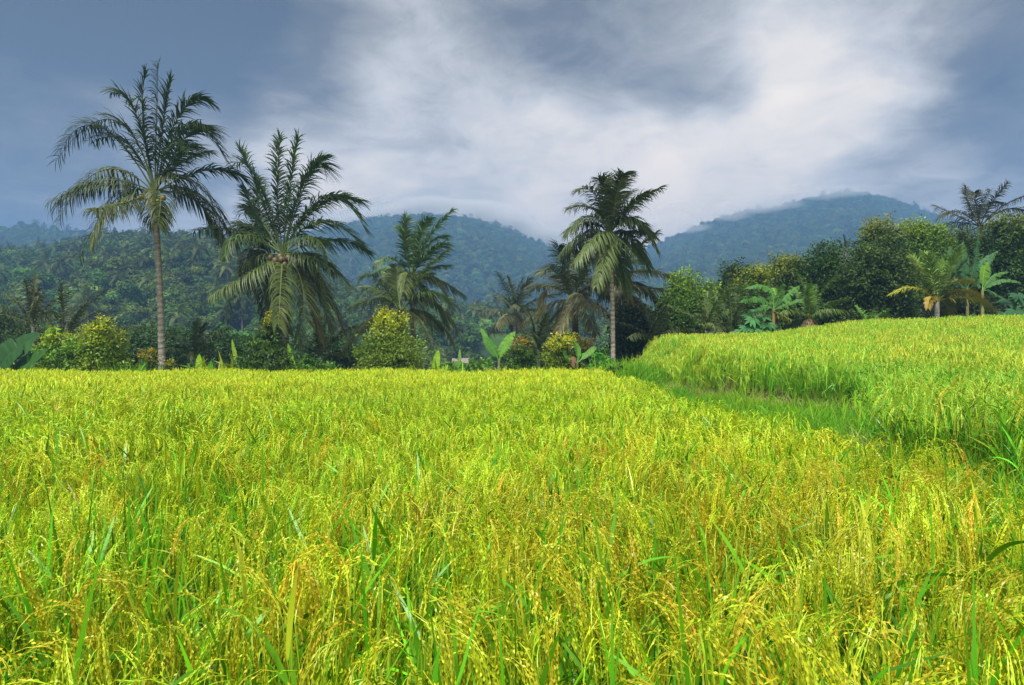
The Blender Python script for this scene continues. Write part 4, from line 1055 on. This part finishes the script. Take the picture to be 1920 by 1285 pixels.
tree('shrub', 'largest round shrub, dense mid green with yellow top', 'shrub', 30.2, (735, 710), [(732, 615, 30, 30), (728, 645, 48, 36), (745, 672, 52, 34), (710, 680, 40, 26)], 64, .12, 1.15, ((.12, .21, .015), (.15, .25, .018), (.085, .16, .014)), (.55, .62, .015), .45, SG, spread=.13, trunk_r=.08)
tree('shrub', 'yellow flushed shrub left of the sword leaf banana', 'shrub', 31.5, (1050, 710), [(1055, 645, 20, 16), (1048, 662, 30, 22), (1052, 684, 34, 22)], 65, .12, 1.1, ((.14, .24, .014), (.19, .28, .015), (.08, .15, .012)), (.60, .54, .012), .45, SG, spread=.11, trunk_r=.05)
tree('shrub', 'rust orange topped round shrub right of the sword leaf banana', 'shrub', 32, (1095, 710), [(1094, 650, 18, 15), (1094, 670, 22, 22)], 66, .11, 1.1, ((.05, .09, .014), (.035, .07, .012)), (.36, .19, .015), .5, SG, spread=.1, trunk_r=.04)
tree('shrub', 'dark shrub with small amber tips right of the two leaved banana', 'shrub', 31.8, (980, 710), [(978, 652, 16, 14), (976, 678, 28, 24)], 67, .12, 1.0, DG, (.44, .26, .012), .3, SG, spread=.1, trunk_r=.04)
tree('shrub', 'small yellow orange shrub left of the tall palm base', 'shrub', 29.6, (280, 705), [(280, 672, 14, 14), (278, 686, 18, 12)], 68, .1, 1.1, ((.12, .16, .015), (.08, .13, .015)), (.46, .32, .012), .6, SG, spread=.08, trunk_r=.03)
tree('shrub', 'tiny yellow shrub right of the tall palm base', 'shrub', 29.6, (316, 705), [(316, 686, 9, 10)], 69, .1, 1.1, ((.14, .17, .015),), (.42, .32, .012), .6, SG, spread=.07, trunk_r=.02)
tree('shrub', 'low bright green bush right of the conical shrub', 'shrub', 29.7, (580, 705), [(575, 684, 26, 14), (610, 690, 22, 10)], 70, .14, .9, ((.06, .16, .016), (.08, .20, .018)), None, .3, SG, spread=.1, trunk_r=.03)
tree('shrub', 'low light green leafy bush under the large sprout near the house', 'shrub', 29.8, (860, 705), [(850, 690, 28, 12), (895, 688, 26, 14)], 71, .15, .8, ((.12, .26, .04), (.09, .20, .03)), None, .3, SG, spread=.1, trunk_r=.03)
tree('shrub', 'bright green broad leaved bush left of the pale trunk', 'shrub', 31, (1128, 700), [(1122, 668, 22, 12), (1130, 684, 24, 14)], 72, .22, .8, ((.08, .27, .025), (.06, .2, .02)), None, .3, SG, spread=.1, trunk_r=.03)
tree('shrub', 'dark low bush with hollow at the grassy mound', 'shrub', 25.2, (1158, 705), [(1156, 696, 16, 7)], 73, .09, 1.2, ((.02, .045, .01),), None, .3, SG, spread=.07, trunk_r=.02)

# bluish palmate plants
def palmate(label, d, px, base_py, spots, seed, col):
    rg = np.random.default_rng(seed)
    b = W(px, base_py, d); b[2] = hz(b[0], b[1])
    root = thing('papaya_plant', label, 'papaya plant', b, 'bluish palmate plants')
    ms, ml = MB(), MB()
    for (qx, qy, s) in spots:
        c = W(qx, qy, d + rg.uniform(-.4, .4))
        ms.tube(bez(b, np.array([b[0], b[1], (b[2] + c[2]) / 2 + .2]), c, 6), np.linspace(.035, .012, 6), (.9, 1.3, .7), 6)
        n = 9
        a = np.linspace(-2.4, 2.4, n) + rg.normal(0, .1, n)
        tilt = rg.uniform(.2, .8)
        dv = np.stack([np.sin(a), -.5 * np.cos(a), -np.cos(a) * tilt + .15], 1)
        P = grow(np.repeat(c[None], n, 0), dv, s * rg.uniform(.8, 1.1, n), 5, 1.0)
        ml.ribbons(P, s * np.array([.08, .26, .3, .2, .02]), nrm(np.cross(dv, [0, -1.0, .6])), jcol(rg, col, n, .2))
    ms.build('stem', M_STEM, root, b); ml.build('foliage', M_BANANA, root, b)
palmate('bluish green palmate plant left of the banana in front of dark trees', 33.2, 1420, 640, [(1412, 600, .5), (1430, 595, .5), (1400, 615, .5), (1420, 585, .45), (1440, 610, .5), (1390, 622, .45), (1415, 618, .5), (1432, 620, .45), (1405, 592, .4)], 81, (.06, .21, .065))
palmate('dark bluish palmate plant low at the right edge', 34, 1905, 640, [(1890, 565, .6), (1910, 555, .6), (1925, 570, .6), (1885, 590, .6), (1905, 585, .6), (1922, 595, .6), (1870, 600, .5)], 82, (.035, .11, .04))
palmate('small dark palmate plant under the golden palm', 33.4, 1715, 640, [(1710, 608, .5), (1722, 600, .5), (1704, 618, .4)], 83, (.03, .09, .035))

# ------------------------------------------------------------------ far house and hillside terraces
b = W(866, 668, 120); b[2] = -9
hd = 120
c = W(864, 676, hd)
root = thing('house', 'tiny pale house with light roof in the valley trees at centre', 'house', (c[0], c[1], -9))
def box(mbx, x0, x1, y0, y1, z0, z1):
    p = lambda x, y, z: [x, y, z]
    for q in ([p(x0, y0, z0), p(x1, y0, z0), p(x0, y0, z1), p(x1, y0, z1)], [p(x0, y1, z0), p(x1, y1, z0), p(x0, y1, z1), p(x1, y1, z1)],
              [p(x0, y0, z0), p(x0, y1, z0), p(x0, y0, z1), p(x0, y1, z1)], [p(x1, y0, z0), p(x1, y1, z0), p(x1, y0, z1), p(x1, y1, z1)],
              [p(x0, y0, z1), p(x1, y0, z1), p(x0, y1, z1), p(x1, y1, z1)]):
        mbx.grids(np.array(q, float).reshape(2, 2, 3), (1, 1, 1))
zr = c[2]
m = MB(); box(m, -1.2, 1.2, -1.5, 1.5, 0, zr + 9 - .3); o = m.build('wall', M_WALL, root, smooth=False)
m = MB()
hh = zr + 9 - .3
for sg in (-1, 1):
    m.grids(np.array([[[-1.5, sg * 2.1, hh - .15], [1.5, sg * 2.1, hh - .15]], [[-1.5, 0, hh + .7], [1.5, 0, hh + .7]]]), (1, 1, 1))
for sx in (-1.19, 1.19):
    m.grids(np.array([[[sx, -1.5, hh], [sx, 1.5, hh]], [[sx, 0, hh + .55], [sx, 0.01, hh + .55]]]), (1, 1, 1))
m.build('roof', M_ROOF, root, smooth=False)
m = MB()
for i in range(6):       # four narrow rice steps cut into the valley side
    yy = 132 + i * 5; p0 = W(905 + i * 3, 637 - i * 2.2, yy); p1 = W(1000 - i * 2, 637 - i * 2.2, yy)
    xs = np.linspace(p0[0], p1[0], 14); wv = .5 * np.sin(np.linspace(0, 5, 14) + i)
    z = p0[2]
    m.grids(np.stack([np.stack([xs, yy + wv - .1, 0 * xs + z - (2.2 if i == 0 else .75)], 1), np.stack([xs, yy + wv, 0 * xs + z], 1)]), (.35, .45, .5))
    m.grids(np.stack([np.stack([xs, yy + wv + .01, 0 * xs + z], 1), np.stack([xs, yy + wv + 4.6, 0 * xs + z + .05], 1)]), (1, 1, 1))
o = m.build('hillside_terrace', M_TERR, smooth=False); o['kind'] = 'structure'; o['label'] = 'small pale green stepped rice terrace on the far valley side'

# ------------------------------------------------------------------ mist on the summits and the valley air
def mist(label, pts, dens):
    """one bank of cloud; its density is the sum of soft puffs broken up by noise"""
    pts = np.array(pts, float)
    cs = np.array([W(px, py, d) for px, py, d, rx, rz in pts]); rs = np.array([[rx / F * d, rx / F * d * .8, rz / F * d] for px, py, d, rx, rz in pts])
    lo = (cs - rs).min(0); hi = (cs + rs).max(0); mid = (lo + hi) / 2
    bm = bmesh.new(); bmesh.ops.create_uvsphere(bm, u_segments=24, v_segments=14, radius=1.0)
    for vtx in bm.verts:
        for a in range(3):
            vtx.co[a] *= (hi[a] - lo[a]) / 2 * 1.35
    me = bpy.data.meshes.new('mist'); bm.to_mesh(me); bm.free()
    mat = bpy.data.materials.new('cloud mist'); mat.use_nodes = True
    t = NT(mat.node_tree); t.n.clear()
    P = t.new('ShaderNodeTexCoord').outputs['Object']
    nz = t.vmath('SCALE', t.vmath('SUBTRACT', t.noise(P, .012, 4, .6).outputs['Color'], (.5, .5, .5)), scale=14.0)
    P2 = t.vmath('ADD', P, nz)
    acc = None
    for c, r in zip(cs - mid, rs):
        q = t.vmath('MULTIPLY', t.vmath('SUBTRACT', P2, tuple(c)), tuple(1 / r))
        k = t.math('SUBTRACT', 1.0, t.vmath('DOT_PRODUCT', q, q), True)
        acc = k if acc is None else t.math('ADD', acc, k)
    out = t.new('ShaderNodeOutputMaterial')
    v = t.new('ShaderNodeVolumePrincipled'); v.inputs['Color'].default_value = (.99, .99, 1, 1)
    t.put(v.inputs['Density'], t.math('MULTIPLY', t.math('MINIMUM', acc, 1.2), dens))
    t.l.new(v.outputs[0], out.inputs['Volume'])
    me.materials.append(mat); o = bpy.data.objects.new('mist', me); COL.objects.link(o); o.location = [float(x) for x in mid]; o['kind'] = 'stuff'; o['label'] = label
    return o
mist('soft low cloud hiding the top of the middle mountain', [(680, 412, 1010, 60, 13), (740, 404, 1000, 80, 19), (810, 397, 1000, 95, 26), (880, 401, 1000, 90, 27), (945, 420, 990, 76, 26), (1005, 444, 985, 64, 24), (850, 412, 985, 80, 20)], .1)
mist('wisp of cloud on the left shoulder of the right mountain', [(1420, 390, 880, 60, 11), (1465, 383, 875, 50, 10), (1365, 404, 880, 52, 10), (1300, 428, 880, 40, 9)], .03)
mist('thin cloud cap over the right mountain summit', [(1590, 359, 890, 80, 8), (1530, 368, 890, 50, 7)], .022)
# valley air
HAZE_D, HAZE_C = 0.00100, (0.18, 0.355, 0.67)
x0, x1, y0, y1, z0, z1 = -2300, 2300, -60, 1700, -11, 295
bm = bmesh.new(); bmesh.ops.create_cube(bm, size=1.0)
for vtx in bm.verts:
    vtx.co = ((x0 if vtx.co.x < 0 else x1), (y0 if vtx.co.y < 0 else y1), (z0 if vtx.co.z < 0 else z1))
me = bpy.data.meshes.new('haze'); bm.to_mesh(me); bm.free()
mat = bpy.data.materials.new('haze'); mat.use_nodes = True
t = NT(mat.node_tree); t.n.clear()
out = t.new('ShaderNodeOutputMaterial'); v = t.new('ShaderNodeVolumePrincipled')
v.inputs['Color'].default_value = (*HAZE_C, 1); v.inputs['Density'].default_value = HAZE_D; v.inputs['Anisotropy'].default_value = 0.0
t.l.new(v.outputs[0], out.inputs['Volume'])
me.materials.append(mat); o = bpy.data.objects.new('haze', me); COL.objects.link(o); o['kind'] = 'stuff'; o['label'] = 'thin blue haze filling the valley air'
